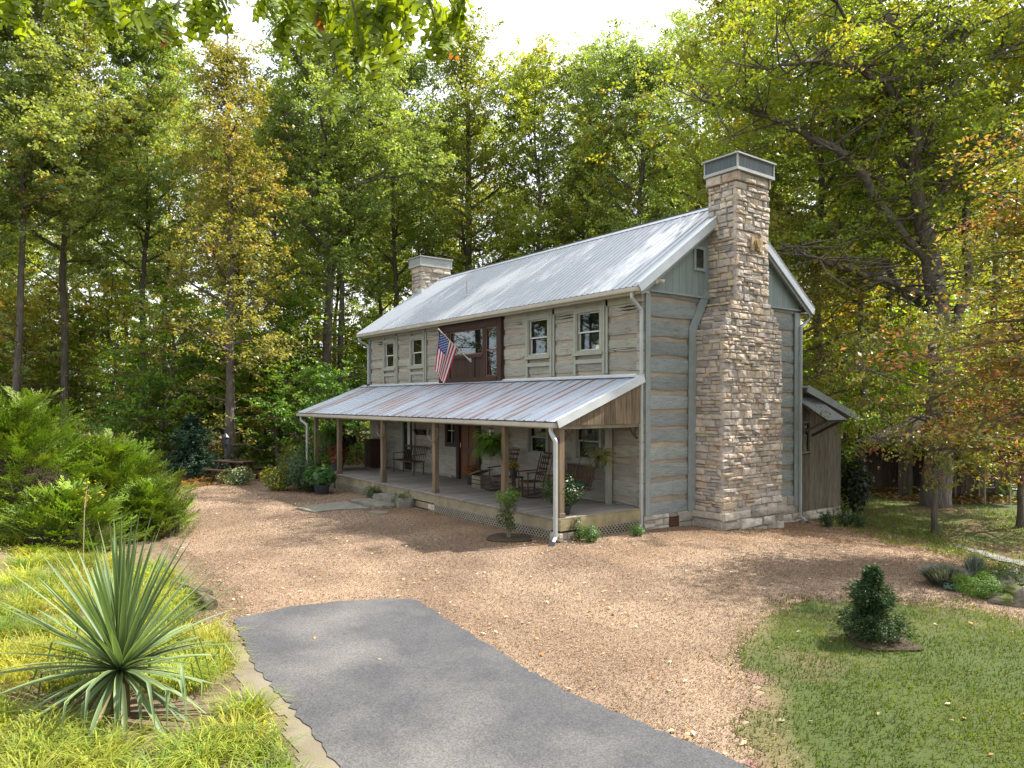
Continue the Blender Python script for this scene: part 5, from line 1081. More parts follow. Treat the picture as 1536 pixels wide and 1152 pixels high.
# thin sapling with yellow leaves in front of the junipers
p = far(122, 11.5); t = empty('sapling', p, 'thin leaning sapling with few yellow leaves before the junipers', 'tree'); m = MB(); m.tube([(0, 0, 0), (.02, .02, .7), (-.05, .04, 1.15), (-.2, .1, 1.5)], [.010, .008, .006, .003], 6); m.tube([(-.05, .04, 1.1), (.1, .1, 1.5)], [.007, .003], 5); m.build('stem', mat('pale_bark', (.38, .30, .22), (.28, .21, .15), rough=.9, bump=.2), t, world=False)
V, F = leafquads(rs.normal(0, 1, (34, 3))*[.16, .12, .14]+[-.08, .08, 1.4], .06, rs, .6); npmesh('foliage', V, F, np.tile([.45, .36, .05], (len(V), 1)), LEAF, t)
# ---- yucca
t = empty('yucca', yc, 'large spiky yucca with sword leaves on the bank beside the driveway', 'yucca'); r_ = np.random.RandomState(4)
m = MB(); m.tube([(0, 0, -.05), (.01, 0, .18), (0, .01, .36)], [.075, .07, .055], 10, jit=.1, rng=random.Random(1)); m.build('trunk', mat('yucca_trunk', (.20, .15, .09), (.12, .09, .05), 8, rough=1, bump=1), t, world=False)
Vs = []; Fs = []; Cs = []; nv = 0; NL = 150
for i in range(NL):
    f = i/NL; el = R(86-(86+36)*f**1.05+r_.uniform(-5, 5)); a = i*2.39996+r_.uniform(-.2, .2)
    L_ = (1.30 if el > R(20) else 1.15)*r_.uniform(.85, 1.12); W_ = .0245*r_.uniform(.8, 1.15); n = 9; pos = np.array([0, 0, .40]); e = el; kink = r_.random() < (.8 if R(-18) < el < R(24) else .03); kp = r_.uniform(.42, .7); P = []; D = []
    for s in range(n+1):
        d = np.array([math.cos(a)*math.cos(e), math.sin(a)*math.cos(e), math.sin(e)]); P.append(pos.copy()); D.append(d); pos = pos+d*L_/n
        e -= (.02 if el > R(30) else .055)*r_.uniform(.5, 1.3)
        if kink and abs(s/n-kp) < .06: e -= r_.uniform(.9, 1.4)
    sd = np.array([-math.sin(a), math.cos(a), 0]); base = np.array([.125, .185, .085])*r_.uniform(.75, 1.25); 
    if el < R(-8) and r_.random() < .25: base = np.array([.38, .31, .16])
    for s in range(n+1):
        q = s/n; wd = W_*(.55+1.9*q if q < .25 else 1.03*(1-((q-.25)/.75)**1.8)+.0)+.0008; up = np.cross(D[s], sd); up = -up if up[2] < 0 else up
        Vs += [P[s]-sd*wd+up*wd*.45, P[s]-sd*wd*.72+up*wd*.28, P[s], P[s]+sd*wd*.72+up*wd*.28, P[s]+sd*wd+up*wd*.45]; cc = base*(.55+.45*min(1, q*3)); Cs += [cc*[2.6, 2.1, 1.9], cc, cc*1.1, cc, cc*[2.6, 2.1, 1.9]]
        if s < n: Fs += [(nv+s*5+k, nv+s*5+k+1, nv+s*5+k+6, nv+s*5+k+5) for k in range(4)]
    nv += 5*(n+1)
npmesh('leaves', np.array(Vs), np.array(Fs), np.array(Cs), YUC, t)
m = MB(); m.bar((-.16, .03, .52), (-.02, .01, .58), .1, .012, (.3, .2, 1)); tag(m.build('dead_leaf', mat('dead_leaf', (.33, .13, .05), (.24, .09, .035), rough=.8, bump=.3), t, world=False), 'curled rusty brown leaf caught in the yucca')
# timber edging pieces by the drive
for (px, py, px2, py2, lab) in ((262, 886, 312, 902, 'dark weathered edging log behind the yucca leaves'), (300, 904, 318, 916, 'short dark edging log end behind the yucca leaves')):
    a = gnd(px, py); b = gnd(px2, py2); m = MB(); m.tube([(a[0], a[1], a[2]+.08), ((a[0]+b[0])/2, (a[1]+b[1])/2, (a[2]+b[2])/2+.085), (b[0], b[1], b[2]+.08)], .085, 9, jit=.15, rng=random.Random(3)); tag(m.build('edging_log', mat('old_log', (.14, .11, .075), (.07, .055, .04), 5, rough=1, bump=1), None), lab, 'log')
# picnic table and lantern at the far edge of the gravel
p = far(352, 26.5); t = empty('picnic_table', p, 'small dark picnic table at the far edge of the gravel', 'table', rz=.4)
m = MB(); [m.box(-.8, .8, -.35+.145*i, -.22+.145*i, .70, .74) for i in range(5)]; m.build('tabletop', mbrown, t, world=False)
for y in (-.72, .72): m = MB(); m.box(-.8, .8, y-.12, y+.12, .42, .46); m.build('bench_seat', mbrown, t, world=False)
for x in (-.55, .55): m = MB(); m.bar((x, -.6, 0), (x, -.18, .7), .05, .09, (1, 0, 0)); m.bar((x, .6, 0), (x, .18, .7), .05, .09, (1, 0, 0)); m.bar((x, -.75, .39), (x, .75, .39), .05, .08); m.build('leg', mbrown, t, world=False)
p = far(357, 25.2); putplant('white_flower_shrub', p, 'low pale flowering shrub in front of the picnic table', 'shrub', tuft(1300, .65, .6, .08, rs, (.07, .11, .04), flow=(.35, (.42, .44, .36))))
p = far(338, 27.3); t = empty('lantern_post', p, 'black lantern on a thin post beside the picnic table tree', 'lantern'); m = MB(); m.tube([(0, 0, 0), (0, 0, 1.25)], .025, 6); m.build('post', mblack, t, world=False); m = MB(); m.lathe([(.09, 1.25), (.12, 1.3), (.12, 1.55), (.16, 1.57), (.03, 1.72)], n=8); m.build('lantern_head', mblack, t, world=False)
# log pile / shed at the right back
S0 = far(1352, 26); t = empty('wooden_shed', S0, 'dark weathered board shed with open front behind the big oak', 'shed')
r2 = np.array([RT[0], RT[1]]); e1 = Vector((r2[0], r2[1], 0)); e2 = Vector((D0[0], D0[1], 0)); o_ = Vector(S0)
mshed = mat('shed_boards', (.115, .085, .06), (.05, .038, .028), 3, (6, 6, .6), rough=.95, bump=.6)
def P3(a, b, z): return o_+e1*a+e2*b+Vector((0, 0, z))
m = MB(); rg = random.Random(4)
def boards(a0, b0, a1, b1, z0, zf):
    A = Vector((a0, b0)); B = Vector((a1, b1)); L_ = (B-A).length; s = 0
    while s < L_-.02:
        e_ = min(s+rg.uniform(.16, .24), L_); q0 = A.lerp(B, s/L_); q1 = A.lerp(B, (e_-.01)/L_); tt_ = rg.uniform(.6, 1.3)
        m.prism([P3(q0.x, q0.y, z0), P3(q1.x, q1.y, z0), P3(q1.x, q1.y, zf(e_/L_)), P3(q0.x, q0.y, zf(s/L_))], (e2*.03), (tt_, tt_, tt_)); s = e_
for q_ in ((-.1, 0, .45, 0, 0, lambda s: 1.85+.15*s), (1.35, -.0, 4.1, -.0, 0, lambda s: 1.75), (-.1, 2.4, 4.1, 2.4, 0, lambda s: 1.9)): m = MB(); boards(*q_); m.build('wall', mshed, t)
m = MB()
m.prism([P3(-.4, -.5, 1.75), P3(1.9, -.5, 2.75), P3(1.9, -.5, 2.83), P3(-.4, -.5, 1.83)], e2*3.2); m.prism([P3(1.9, -.5, 2.75), P3(4.3, -.5, 1.7), P3(4.3, -.5, 1.78), P3(1.9, -.5, 2.83)], e2*3.2)
m.prism([P3(0, .02, 1.9), P3(4, .02, 1.75), P3(1.9, .02, 2.75)], e2*.03, (.6, .6, .6)); m.build('roof', mat('shed_roof', (.06, .05, .042), (.03, .026, .022), 4, rough=.95, bump=.4), t)
S1 = far(1478, 24); t = empty('lean_shelter', S1, 'low open shelter of pale posts with a sloping roof right of the shed', 'shelter'); o_ = Vector(S1)
for a, b, h_ in ((0, 0, 1.35), (.85, 0, 1.1), (0, 1.6, 1.5), (.85, 1.6, 1.25)): m = MB(); m.bar(P3(a, b, 0), P3(a, b, h_), .05, .05, (1, 0, 0), (1.2, 1.2, 1)); m.build('post', mwood, t)
m = MB(); m.bar(P3(0, 0, .55), P3(.3, 0, .55), .04, .04); m.build('rail', mwood, t); m = MB(); m.prism([P3(-.6, -.3, 1.62), P3(1.2, -.3, 1.02), P3(1.2, -.3, 1.05), P3(-.6, -.3, 1.65)], e2*2.4); m.build('roof', mat('grey_tin', (.22, .23, .23), (.14, .14, .14), rough=.6, bump=.2), t)
S2 = far(1470, 28.5); t = empty('board_fence', S2, 'dark vertical board fence running right behind the shed', 'fence'); o_ = Vector(S2); m = MB(); boards(-.2, 0, 5.5, -1.0, 0, lambda s: 1.5); m.build('boards', mshed, t)
for k in range(4): m = MB(); m.bar(P3(-.2+k*1.8, .1-.33*k, 0), P3(-.2+k*1.8, .1-.33*k, 1.6), .1, .1, (1, 0, 0)); m.build('post', mshed, t)
# ------------------------------------------------------------------ trees
BARK = mat('bark', (.17, .145, .12), (.085, .07, .058), 3, (5, 5, .8), rough=.95, bump=1, bscale=6, dist=.05)
BARKL = mat('lichen_bark', (.26, .25, .22), (.12, .105, .09), 2.4, (4, 4, 1.2), rough=.95, bump=1, bscale=6, dist=.05)
def grow(seed, H, cb, Rc, tr, nl=22, nleaf=16000, ls=.17, shape='oval', lean=(0, 0), sub=7, flat=.45, cols=((.075, .125, .03), (.11, .15, .035)), autumn=(.36, .27, .07), af=.12, limb_el=(15, 55), csz=.46, wander=.25, forks=None, trunkn=10, lowbr=0):
    """returns (wood MB, leaf V, F, C) in local coordinates"""
    rg = random.Random(seed); r_ = np.random.RandomState(seed); mb = MB()
    n = trunkn; tp = []; off = Vector((0, 0, 0))
    for i in range(n+1):
        s = i/n; off += Vector((rg.uniform(-1, 1), rg.uniform(-1, 1), 0))*wander*(.3+s)*H/20
        tp.append(Vector((lean[0]*s*H, lean[1]*s*H, s*H*.96))+off)
    trd = [tr*(1.25 if i == 0 else 1)*(1-.88*(i/n)**1.1)+.012 for i in range(n+1)]
    tp[0].z = -.3; mb.tube(tp, trd, 10, jit=.05, rng=rg)
    def trunk(s): q = s*n; i = min(n-1, int(q)); return tp[i].lerp(tp[i+1], q-i), trd[i]+(trd[i+1]-trd[i])*(q-i)
    cen = []; 
    def env(s):
        if shape == 'oval': return math.sin(math.pi*min(1, max(.02, (s*.93+.07)))**.8)**.7
        if shape == 'dome': return (.55+.55*min(1, s/.35))*(1-max(0, (s-.55)/.45)**2*.6)
        if shape == 'cone': return (1-s)**.75*.95+.08
        if shape == 'wide': return (1-abs(2*s-.9)**2.4*.75)
        return 1
    for i in range(nl):
        s = (i+rg.random())/nl; s0 = cb+(1-cb)*s*.94; P, rr = trunk(s0); az = i*2.39996+rg.uniform(-.5, .5); L_ = Rc*env(s)*rg.uniform(.7, 1.15); el = R(rg.uniform(*limb_el)*(.45+.8*s))
        pts = [P]; q = P.copy(); m = 6
        d = Vector((math.cos(az)*math.cos(el), math.sin(az)*math.cos(el), math.sin(el)))
        for k in range(m):
            d = (d+Vector((rg.uniform(-.22, .22), rg.uniform(-.22, .22), rg.uniform(-.12, .14)))).normalized(); q = q+d*L_/m; pts.append(q.copy())
        r0 = min(rr*.6, .035+L_*.018); mb.tube(pts, [r0*(1-.85*k/m)+.006 for k in range(m+1)], 6, cap=False)
        for k in range(2, m+1): cen.append((pts[k], .8))
        for k in range(sub):
            f = rg.uniform(.3, .98)*m; a = int(min(m-1, f)); p = pts[a].lerp(pts[a+1], f-a); dd = (d+Vector((rg.uniform(-1, 1), rg.uniform(-1, 1), rg.uniform(-.3, .6)))*1.0).normalized(); l2 = L_*rg.uniform(.22, .42)
            p2 = p+dd*l2*.5; p3 = p2+(dd+Vector((rg.uniform(-.4, .4), rg.uniform(-.4, .4), rg.uniform(-.2, .3)))).normalized()*l2*.5; mb.tube([p, p2, p3], [r0*.35, r0*.22, .005], 4, cap=False); cen.append((p2, .7)); cen.append((p3, 1))
    for i in range(lowbr):
        s0 = cb*rg.uniform(.3, .95); P, rr = trunk(s0); az = rg.uniform(0, 6.28); L_ = Rc*rg.uniform(.3, .6); p3 = P+Vector((math.cos(az), math.sin(az), rg.uniform(-.1, .3)))*L_; mb.tube([P, P.lerp(p3, .5)+Vector((0, 0, .15)), p3], [.04, .025, .006], 5, cap=False); cen.append((p3, 1)); cen.append((P.lerp(p3, .6), .6))
    Ct0 = np.array([c[0][:] for c in cen]); W_ = np.array([c[1] for c in cen]); lp = 26 if ls > .14 else 22; nc = int(nleaf/lp)
    Ct = Ct0[r_.choice(len(Ct0), nc, p=W_/W_.sum())]+r_.normal(0, 1, (nc, 3))*[csz*1.1, csz*1.1, csz*.85]     # leafy twig ends
    hue = r_.random(nc); br = r_.uniform(.72, 1.28, nc); aut = (np.sin(Ct[:, 0]*.5+seed)+np.sin(Ct[:, 2]*.35+seed*2)+r_.normal(0, .5, nc)) > (2.2-af*5)
    idx = np.repeat(np.arange(nc), lp); nleaf = len(idx); rad = r_.uniform(.24, .46, nc)*(1 if flat > .5 else 1.25)
    u = unit(r_.normal(0, 1, (nleaf, 3)))*(r_.random(nleaf)**.5)[:, None]*rad[idx][:, None]; tx, ty = r_.normal(0, .35, (2, nc))
    u[:, 2] *= (.42 if flat > .5 else .22); u[:, 2] += u[:, 0]*tx[idx]+u[:, 1]*ty[idx]
    P = Ct[idx]+u
    V, F = leafquads(P, ls, r_, .55, nrm=[.1, .1, 1.], tilt=.7)
    c1, c2 = np.array(cols[0]), np.array(cols[1]); C = c1+(c2-c1)*hue[idx][:, None]; C = C*br[idx][:, None]; a_ = aut[idx] & (r_.random(nleaf) < .75); a_ |= r_.random(nleaf) < af*.15
    C[a_] = np.array(autumn)*r_.uniform(.6, 1.25, (a_.sum(), 1)); C *= r_.uniform(.8, 1.2, (nleaf, 1))
    return mb, V, F, rep(C, 4)
MESH = {}
def plant_tree(name, key, loc, label, spec=None, scale=1, rz=0, tint=(1, 1, 1), group=None, bark=None, cat='tree', sc3=None):
    t = empty(name, loc, label, cat, group, rz); t.scale = sc3 or (scale,)*3
    if key not in MESH:
        mb, V, F, C = grow(**spec); o = mb.build('trunk', bark or BARK, t, smooth=True, world=False); c = npmesh('crown', V, F, C, LEAF, t); MESH[key] = (o.data, c.data)
    else:
        o = link(bpy.data.objects.new('trunk', MESH[key][0])); o.parent = t; c = link(bpy.data.objects.new('crown', MESH[key][1])); c.parent = t
    c.color = (*tint, 1); return t
G1 = ((.19, .25, .10), (.31, .36, .15)); G2 = ((.22, .29, .065), (.36, .41, .095)); G3 = ((.16, .235, .09), (.27, .34, .125))
SP = dict(
 tall_a=dict(flat=.85, limb_el=(28,62), shape='dome', csz=.5, seed=1, H=23, cb=0.42, Rc=4.2, tr=0.180, nl=30, nleaf=52324, ls=.155, cols=G1, af=.06, lowbr=6),
 tall_b=dict(flat=.85, limb_el=(28,62), shape='dome', csz=.5, seed=2, H=22, cb=0.48, Rc=3.8, tr=0.160, nl=28, nleaf=44275, ls=.155, cols=G1, af=.03, wander=.4, lowbr=5),
 tall_c=dict(flat=.85, limb_el=(28,62), shape='dome', csz=.5, seed=3, H=24, cb=0.38, Rc=4.6, tr=0.240, nl=32, nleaf=52324, ls=.155, cols=G3, af=.05, lowbr=6),
 tall_d=dict(flat=.85, limb_el=(28,62), shape='dome', csz=.5, seed=4, H=20, cb=0.42, Rc=3.3, tr=0.150, nl=26, nleaf=34212, ls=.155, cols=G2, af=.10, lowbr=4),
 brown=dict(flat=.75, seed=5, H=18.5, cb=.22, Rc=3.0, tr=.19, nl=36, nleaf=32000, ls=.13, shape='cone', cols=((.22, .20, .07), (.26, .27, .09)), autumn=(.42, .28, .12), af=.26, limb_el=(15, 50), wander=.08, lowbr=10),
 oak=dict(seed=6, H=25, cb=.30, Rc=8.5, tr=.52, nl=26, nleaf=42000, ls=.18, shape='wide', cols=G2, af=.12, sub=8, limb_el=(18, 45), csz=.75, wander=.5),
 under=dict(seed=7, H=7.5, cb=.16, Rc=2.6, tr=.07, nl=24, nleaf=9000, ls=.16, cols=((.14, .24, .035), (.22, .33, .05)), af=.12, flat=.22, limb_el=(0, 30), csz=.5, wander=.6),
 under2=dict(seed=8, H=5.0, cb=.08, Rc=2.4, tr=.05, nl=22, nleaf=8000, ls=.15, cols=((.09, .19, .04), (.15, .26, .05)), af=.04, flat=.25, limb_el=(0, 35), csz=.5, wander=.6),
 under3=dict(seed=9, H=9.5, cb=.2, Rc=2.4, tr=.08, nl=26, nleaf=8000, ls=.17, cols=((.20, .25, .04), (.30, .30, .06)), autumn=(.42, .32, .08), af=.15, flat=.2, limb_el=(0, 30), csz=.5, wander=.6),
 dogwood=dict(seed=10, H=5.6, cb=.30, Rc=3.1, tr=.10, nl=22, nleaf=12000, ls=.12, shape='wide', cols=((.15, .20, .04), (.24, .25, .07)), autumn=(.34, .16, .12), af=.30, flat=.14, limb_el=(0, 22), csz=.42, wander=.5, sub=6),
 olive=dict(seed=12, H=10.5, cb=.28, Rc=3.6, tr=.14, nl=30, nleaf=17000, ls=.14, shape='wide', cols=((.19, .21, .06), (.27, .26, .08)), autumn=(.42, .26, .11), af=.25, flat=.15, limb_el=(0, 25), csz=.5, wander=.5, sub=6),
)
def TR(name, key, px, depth, label, scale=1, tint=(1, 1, 1), group=None, bark=None, lean=None, sc3=None):
    sp = SP[key]
    return plant_tree(name, key, far(px, depth), label, sp, scale, random.Random(int(px*7+depth)).uniform(0, 6.28), tint, group, bark, sc3=sc3)
# front row, left
TR('forest_tree', 'tall_a', 97, 33, 'tall tree with straight dark trunk and broad sage crown, upper left', 1.0)
TR('forest_tree', 'tall_b', 22, 30, 'slender leaning dark trunk near the left edge of the picture', .98)
TR('forest_tree', 'tall_c', -70, 29, 'large green crown cut by the left edge of the picture', .95)
TR('oak_sapling_tree', 'brown', 343, 29.5, 'tree with brownish orange conical crown beside the picnic table', 1.02)
TR('forest_tree', 'tall_c', 487, 34, 'thick pale mottled trunk left of the cabin, green crown', .98, bark=BARKL)
TR('forest_tree', 'tall_b', 506, 36, 'dark trunk close behind the pale mottled one left of the cabin', 1.0, tint=(.9, .95, .9))
TR('forest_tree', 'tall_a', 215, 36, 'full green tree between the far left trunk and the orange tree', .95, tint=(.85, .95, .9))
TR('forest_tree', 'tall_d', 420, 39, 'slim yellow green tree just left of the cabin gable end', 1.0)
TR('forest_tree', 'tall_a', 592, 40, 'dark trunked tree rising behind the far stone chimney', 1.0, tint=(.9, 1, .9))
TR('forest_tree', 'brown', 700, 41, 'tall olive brown tree behind the left half of the roof', 1.42, tint=(.85, 1.05, .8))
TR('forest_tree', 'tall_d', 800, 40, 'yellow tinged tree behind the middle of the roof ridge', 1.12)
TR('forest_tree', 'tall_b', 880, 42, 'green tree behind the right half of the roof ridge', 1.03)
TR('forest_tree', 'tall_a', 965, 38, 'tree just left of the near chimney top', .95, tint=(.95, 1.05, .9))
TR('forest_tree', 'tall_c', 1050, 40, 'tree directly behind the near stone chimney', 1.0, tint=(1.1, 1.1, .9))
TR('forest_tree', 'tall_c', 1232, 28, 'dark upright trunk just right of the near chimney', .85, tint=(1.2, 1.15, .8))
TR('forest_tree', 'tall_d', 1288, 31, 'second dark trunk between the lean-to and the big oak', .95, tint=(1.1, 1.1, .8))
TR('forest_tree', 'tall_b', 1480, 30, 'tall tree behind the big oak to the right', 1.0, tint=(1.4, 1.3, .8))
TR('forest_tree', 'tall_a', 1580, 27, 'tree cut by the right edge of the picture', .95, tint=(1.3, 1.25, .8))
TR('dogwood', 'olive', 1205, 25.5, 'layered olive tree directly right of the near chimney', 1.0)
TR('dogwood', 'dogwood', 1404, 18.8, 'small layered dogwood with reddish leaves before the big oak trunk', 1.0, sc3=(.72, .72, 1.0))
TR('dogwood', 'dogwood', 1530, 19.5, 'layered reddish dogwood at the right edge of the picture', .9, tint=(.9, .8, .75), sc3=(.8, .8, .9))
TR('forest_tree', 'tall_a', 1130, 31, 'tall yellow green tree rising behind the near chimney cap', .98, tint=(1.15, 1.05, .7))
TR('forest_tree', 'tall_d', 1330, 34, 'yellow green tree behind the big oak crown', 1.1, tint=(1.2, 1.1, .7))
# big oak with explicit limbs
def big_oak():
    loc = far(1408, 23.5); t = empty('oak_tree', loc, 'big old oak with massive trunk and spreading limbs at right', 'tree')
    rg = random.Random(31); r_ = np.random.RandomState(31); mb = MB(); o = Vector(loc)
    def W(px, py, dd=0):
        q = ray(px, py); p = CAM+q*(23.5+dd); return Vector(p)-o
    limbs = [([(1408, 800), (1408, 640), (1412, 520), (1400, 420), (1378, 300), (1368, 180), (1392, 60), (1400, -60)], [.62, .47, .44, .38, .29, .22, .15, .08], 0),
             ([(1402, 410), (1340, 330), (1270, 235), (1200, 195), (1120, 165), (1050, 150)], [.17, .165, .15, .12, .08, .04], -1.5),
             ([(1374, 180), (1330, 130), (1275, 100), (1220, 90), (1150, 105)], [.17, .14, .11, .08, .03], -2.5),
             ([(1384, 320), (1340, 220), (1300, 180), (1220, 190), (1120, 230)], [.15, .12, .1, .07, .03], 2),
             ([(1366, 150), (1350, 60), (1320, 0), (1290, -60)], [.16, .13, .1, .05], 1), ([(1300, 100), (1270, 30), (1230, -30)], [.1, .07, .04], -2),
             ([(1390, 100), (1440, 60), (1490, 0)], [.12, .1, .05], -1), ([(1385, 230), (1440, 100), (1500, 80), (1540, 60)], [.14, .1, .07, .03], 1.5),
             ([(1405, 450), (1330, 420), (1250, 400), (1190, 370)], [.18, .13, .09, .04], -1.5), ([(1412, 540), (1455, 420), (1450, 300), (1480, 180)], [.2, .18, .14, .08], 2.0),
             ([(1410, 480), (1350, 440), (1300, 350), (1240, 340)], [.15, .1, .07, .03], 1.5), ([(1378, 330), (1440, 250), (1500, 230), (1560, 200)], [.14, .1, .07, .03], -1.5)]
    cen = []
    for pts, rad, dz in limbs:
        rad = [q_*.82 for q_ in rad]
        n = len(pts); P = [W(px, py, dz*i/(n-1)) for i, (px, py) in enumerate(pts)]
        Q = []; Rr = []
        for i in range(n-1):
            for k in range(3):
                f = k/3; q = P[i].lerp(P[i+1], f)+(Vector((rg.uniform(-1, 1), rg.uniform(-1, 1), rg.uniform(-1, 1)))*.09 if k else Vector()); Q.append(q); Rr.append(rad[i]*(1-f)+rad[i+1]*f)
        Q.append(P[-1]); Rr.append(rad[-1]); mb.tube(Q, Rr, 10, jit=.06, rng=rg)
        main = rad[0] > .4
        for i in range(len(Q)):
            if main and Q[i].z < 8.5: continue
            for _ in range(6 if not main else 4):
                d = Vector((rg.gauss(0, 1), rg.gauss(0, 1), rg.uniform(-.4, .9))).normalized(); l = rg.uniform(1.0, 2.8); a = Q[i]+d*l*.5; b = a+(d+Vector((rg.uniform(-.5, .5), rg.uniform(-.5, .5), rg.uniform(-.2, .4)))).normalized()*l*.5
                mb.tube([Q[i], a, b], [min(.045, Rr[i]*.5), .022, .005], 5, cap=False); cen += [a, b, b+d*.4]
    mb.build('trunk', mat('oak_bark', (.20, .17, .145), (.09, .075, .062), 2.2, (4, 4, .9), rough=.95, bump=1, bscale=5, dist=.08), t, smooth=True, world=False)
    Ct = np.array([c[:] for c in cen]); lp = 26; nc = 2300; Ct = Ct[r_.choice(len(Ct), nc)]+r_.normal(0, 1, (nc, 3))*[.5, .5, .35]+D0*.75; Ct = Ct[Ct[:, 2] > 8.0]; nc = len(Ct); idx = np.repeat(np.arange(nc), lp); nl = len(idx); P = Ct[idx]+unit(r_.normal(0, 1, (nl, 3)))*(r_.random(nl)**.5)[:, None]*[.5, .5, .16]
    V, F = leafquads(P, .15, r_, .55, nrm=[0, 0, 1.], tilt=.7); h = r_.random(len(Ct)); C = np.array([.15, .22, .04])+h[idx][:, None]*np.array([.12, .10, .02]); a_ = (h[idx] > .88) & (r_.random(nl) < .6); C[a_] = [.42, .36, .06]; C *= r_.uniform(.75, 1.25, (nl, 1))
    npmesh('crown', V, F, rep(C, 4), LEAF, t)
big_oak()
# off to the right: orange tinged tree whose branches reach into the frame
def side_tree():
    loc = far(1700, 15); t = empty('hickory_tree', loc, 'orange tinged leafy branches reaching in from the right edge', 'tree'); o = Vector(loc); rg = random.Random(5); r_ = np.random.RandomState(5); mb = MB()
    mb.tube([(0, 0, -.2), (.1, 0, 3), (0, .2, 6), (.2, 0, 9.5), (.1, .2, 12.5)], [.3, .25, .2, .13, .05], 10, jit=.05, rng=rg); cen = []
    def W(px, py, d): q = ray(px, py); return Vector(CAM+q*d)-o
    for (px, py, d, z0) in ((1400, 505, 14, 4.5), (1360, 545, 13.2, 4.2), (1425, 440, 14.5, 5), (1450, 360, 15, 6), (1465, 290, 14, 6.5), (1430, 575, 14, 4), (1480, 240, 15, 7), (1440, 660, 12.5, 3), (1480, 450, 12.5, 5), (1500, 560, 13, 4.2), (1470, 640, 13, 3), (1520, 660, 12, 3), (1500, 380, 14, 5.5), (1530, 300, 13, 6.5)):
        a = Vector((0, 0, z0)); b = W(px, py, d); m_ = a.lerp(b, .5)+Vector((0, 0, .5)); pts = [a, a.lerp(m_, .5)+Vector((0, 0, .15)), m_, m_.lerp(b, .5)+Vector((0, 0, .1)), b]; mb.tube(pts, [.06, .045, .03, .018, .006], 6, cap=False)
        for k in range(10):
            f = rg.uniform(1.5, 4); i = min(3, int(f)); p = pts[i].lerp(pts[i+1], f-i); e_ = p+Vector((rg.uniform(-1, 1), rg.uniform(-1, 1), rg.uniform(-.45, .25)))*.8; mb.tube([p, e_], [.012, .004], 4, cap=False); cen += [e_, p.lerp(e_, .6)]
    for k in range(90):
        a = rg.uniform(0, 6.28); z = rg.uniform(4.5, 12.5); l = rg.uniform(.6, 3.2)*(1-abs(z-8)/8); e_ = Vector((math.cos(a)*l, math.sin(a)*l, z)); cen.append(e_)
        if k % 3 == 0: mb.tube([(0, 0, z-.6), e_], [.03, .006], 5, cap=False)
    mb.build('trunk', BARK, t, smooth=True, world=False); Ct = np.array([c[:] for c in cen]); nl = 17000; idx = r_.choice(len(Ct), nl); P = Ct[idx]+r_.normal(0, 1, (nl, 3))*[.36, .36, .13]
    V, F = leafquads(P, .125, r_, .5, nrm=[0, 0, 1.], tilt=.45); h = r_.random(len(Ct)); C = np.where((h[idx] > .6)[:, None], np.array([.28, .18, .08]), np.array([.18, .20, .055])); C = np.where((h[idx] > .86)[:, None], np.array([.36, .15, .11]), C)*r_.uniform(.6, 1.3, (nl, 1)); npmesh('crown', V, F, rep(C, 4), LEAF, t)
side_tree()
# second and third rows, understorey
rgt = random.Random(77)
back = []
x = -330
while x < 1900:
    back.append((x+rgt.uniform(-25, 25), rgt.uniform(43, 52), ['tall_a', 'tall_b', 'tall_c', 'tall_d'][rgt.randrange(4)])); x += 74
x = -300
while x < 1860:
    back.append((x+rgt.uniform(-20, 20), rgt.uniform(56, 72), ['tall_a', 'tall_b', 'tall_c', 'tall_d'][rgt.randrange(4)])); x += 110
def zone(px): return 'left of the cabin' if px < 540 else ('behind the cabin' if px < 1190 else 'right of the cabin')
for px, dp, k in back:
    sky = 700 < px < 1120; s = rgt.uniform(.85, 1.05)*(.93 if sky else 1.0); g = rgt.uniform(.9, 1.3)
    far_ = dp > 54; lab = ('distant woodland tree in the deepest row %s' if far_ else 'green woodland tree in the second row %s') % zone(px)
    TR('forest_tree', k, px, dp, lab, s, (g*(1.45 if px > 1150 else 1.15 if far_ else 1.0), g*(1.3 if px > 1150 else 1.1 if far_ else 1.0), g*.85), 'woodland trees %s %s' % ('far back' if far_ else 'in the second row', zone(px)))  # brighter tint right and far back stands for sunlit, backlit leaves
und = []
x = -260
while x < 1850:
    if not (545 < x < 1170): und.append((x+rgt.uniform(-20, 20), rgt.uniform(30, 41), ['under', 'under2', 'under3'][rgt.randrange(3)]))
    und.append((x+rgt.uniform(-20, 20), rgt.uniform(40, 54), ['under', 'under3'][rgt.randrange(2)])); x += 38
for px, dp, k in und:
    if 1330 < px < 1490 and dp < 31: dp += 6
    if 300 < px < 390 and dp < 32: dp += 3
    nm = {'under': 'leafy green understorey tree', 'under2': 'low bushy green understorey tree', 'under3': 'yellowing understorey tree'}[k]
    g = rgt.uniform(.8, 1.25); rr_ = 1.3 if px > 1150 else 1  # right-hand understorey brightened in colour as if sunlit
    TR('understorey_tree', k, px, dp, '%s %s, %s' % (nm, zone(px), 'near the clearing' if dp < 41 else 'deeper in the wood'), rgt.uniform(.8, 1.15), (g*rr_, g*rr_, g), '%s %s %s' % (nm, zone(px), 'near' if dp < 41 else 'deep'))
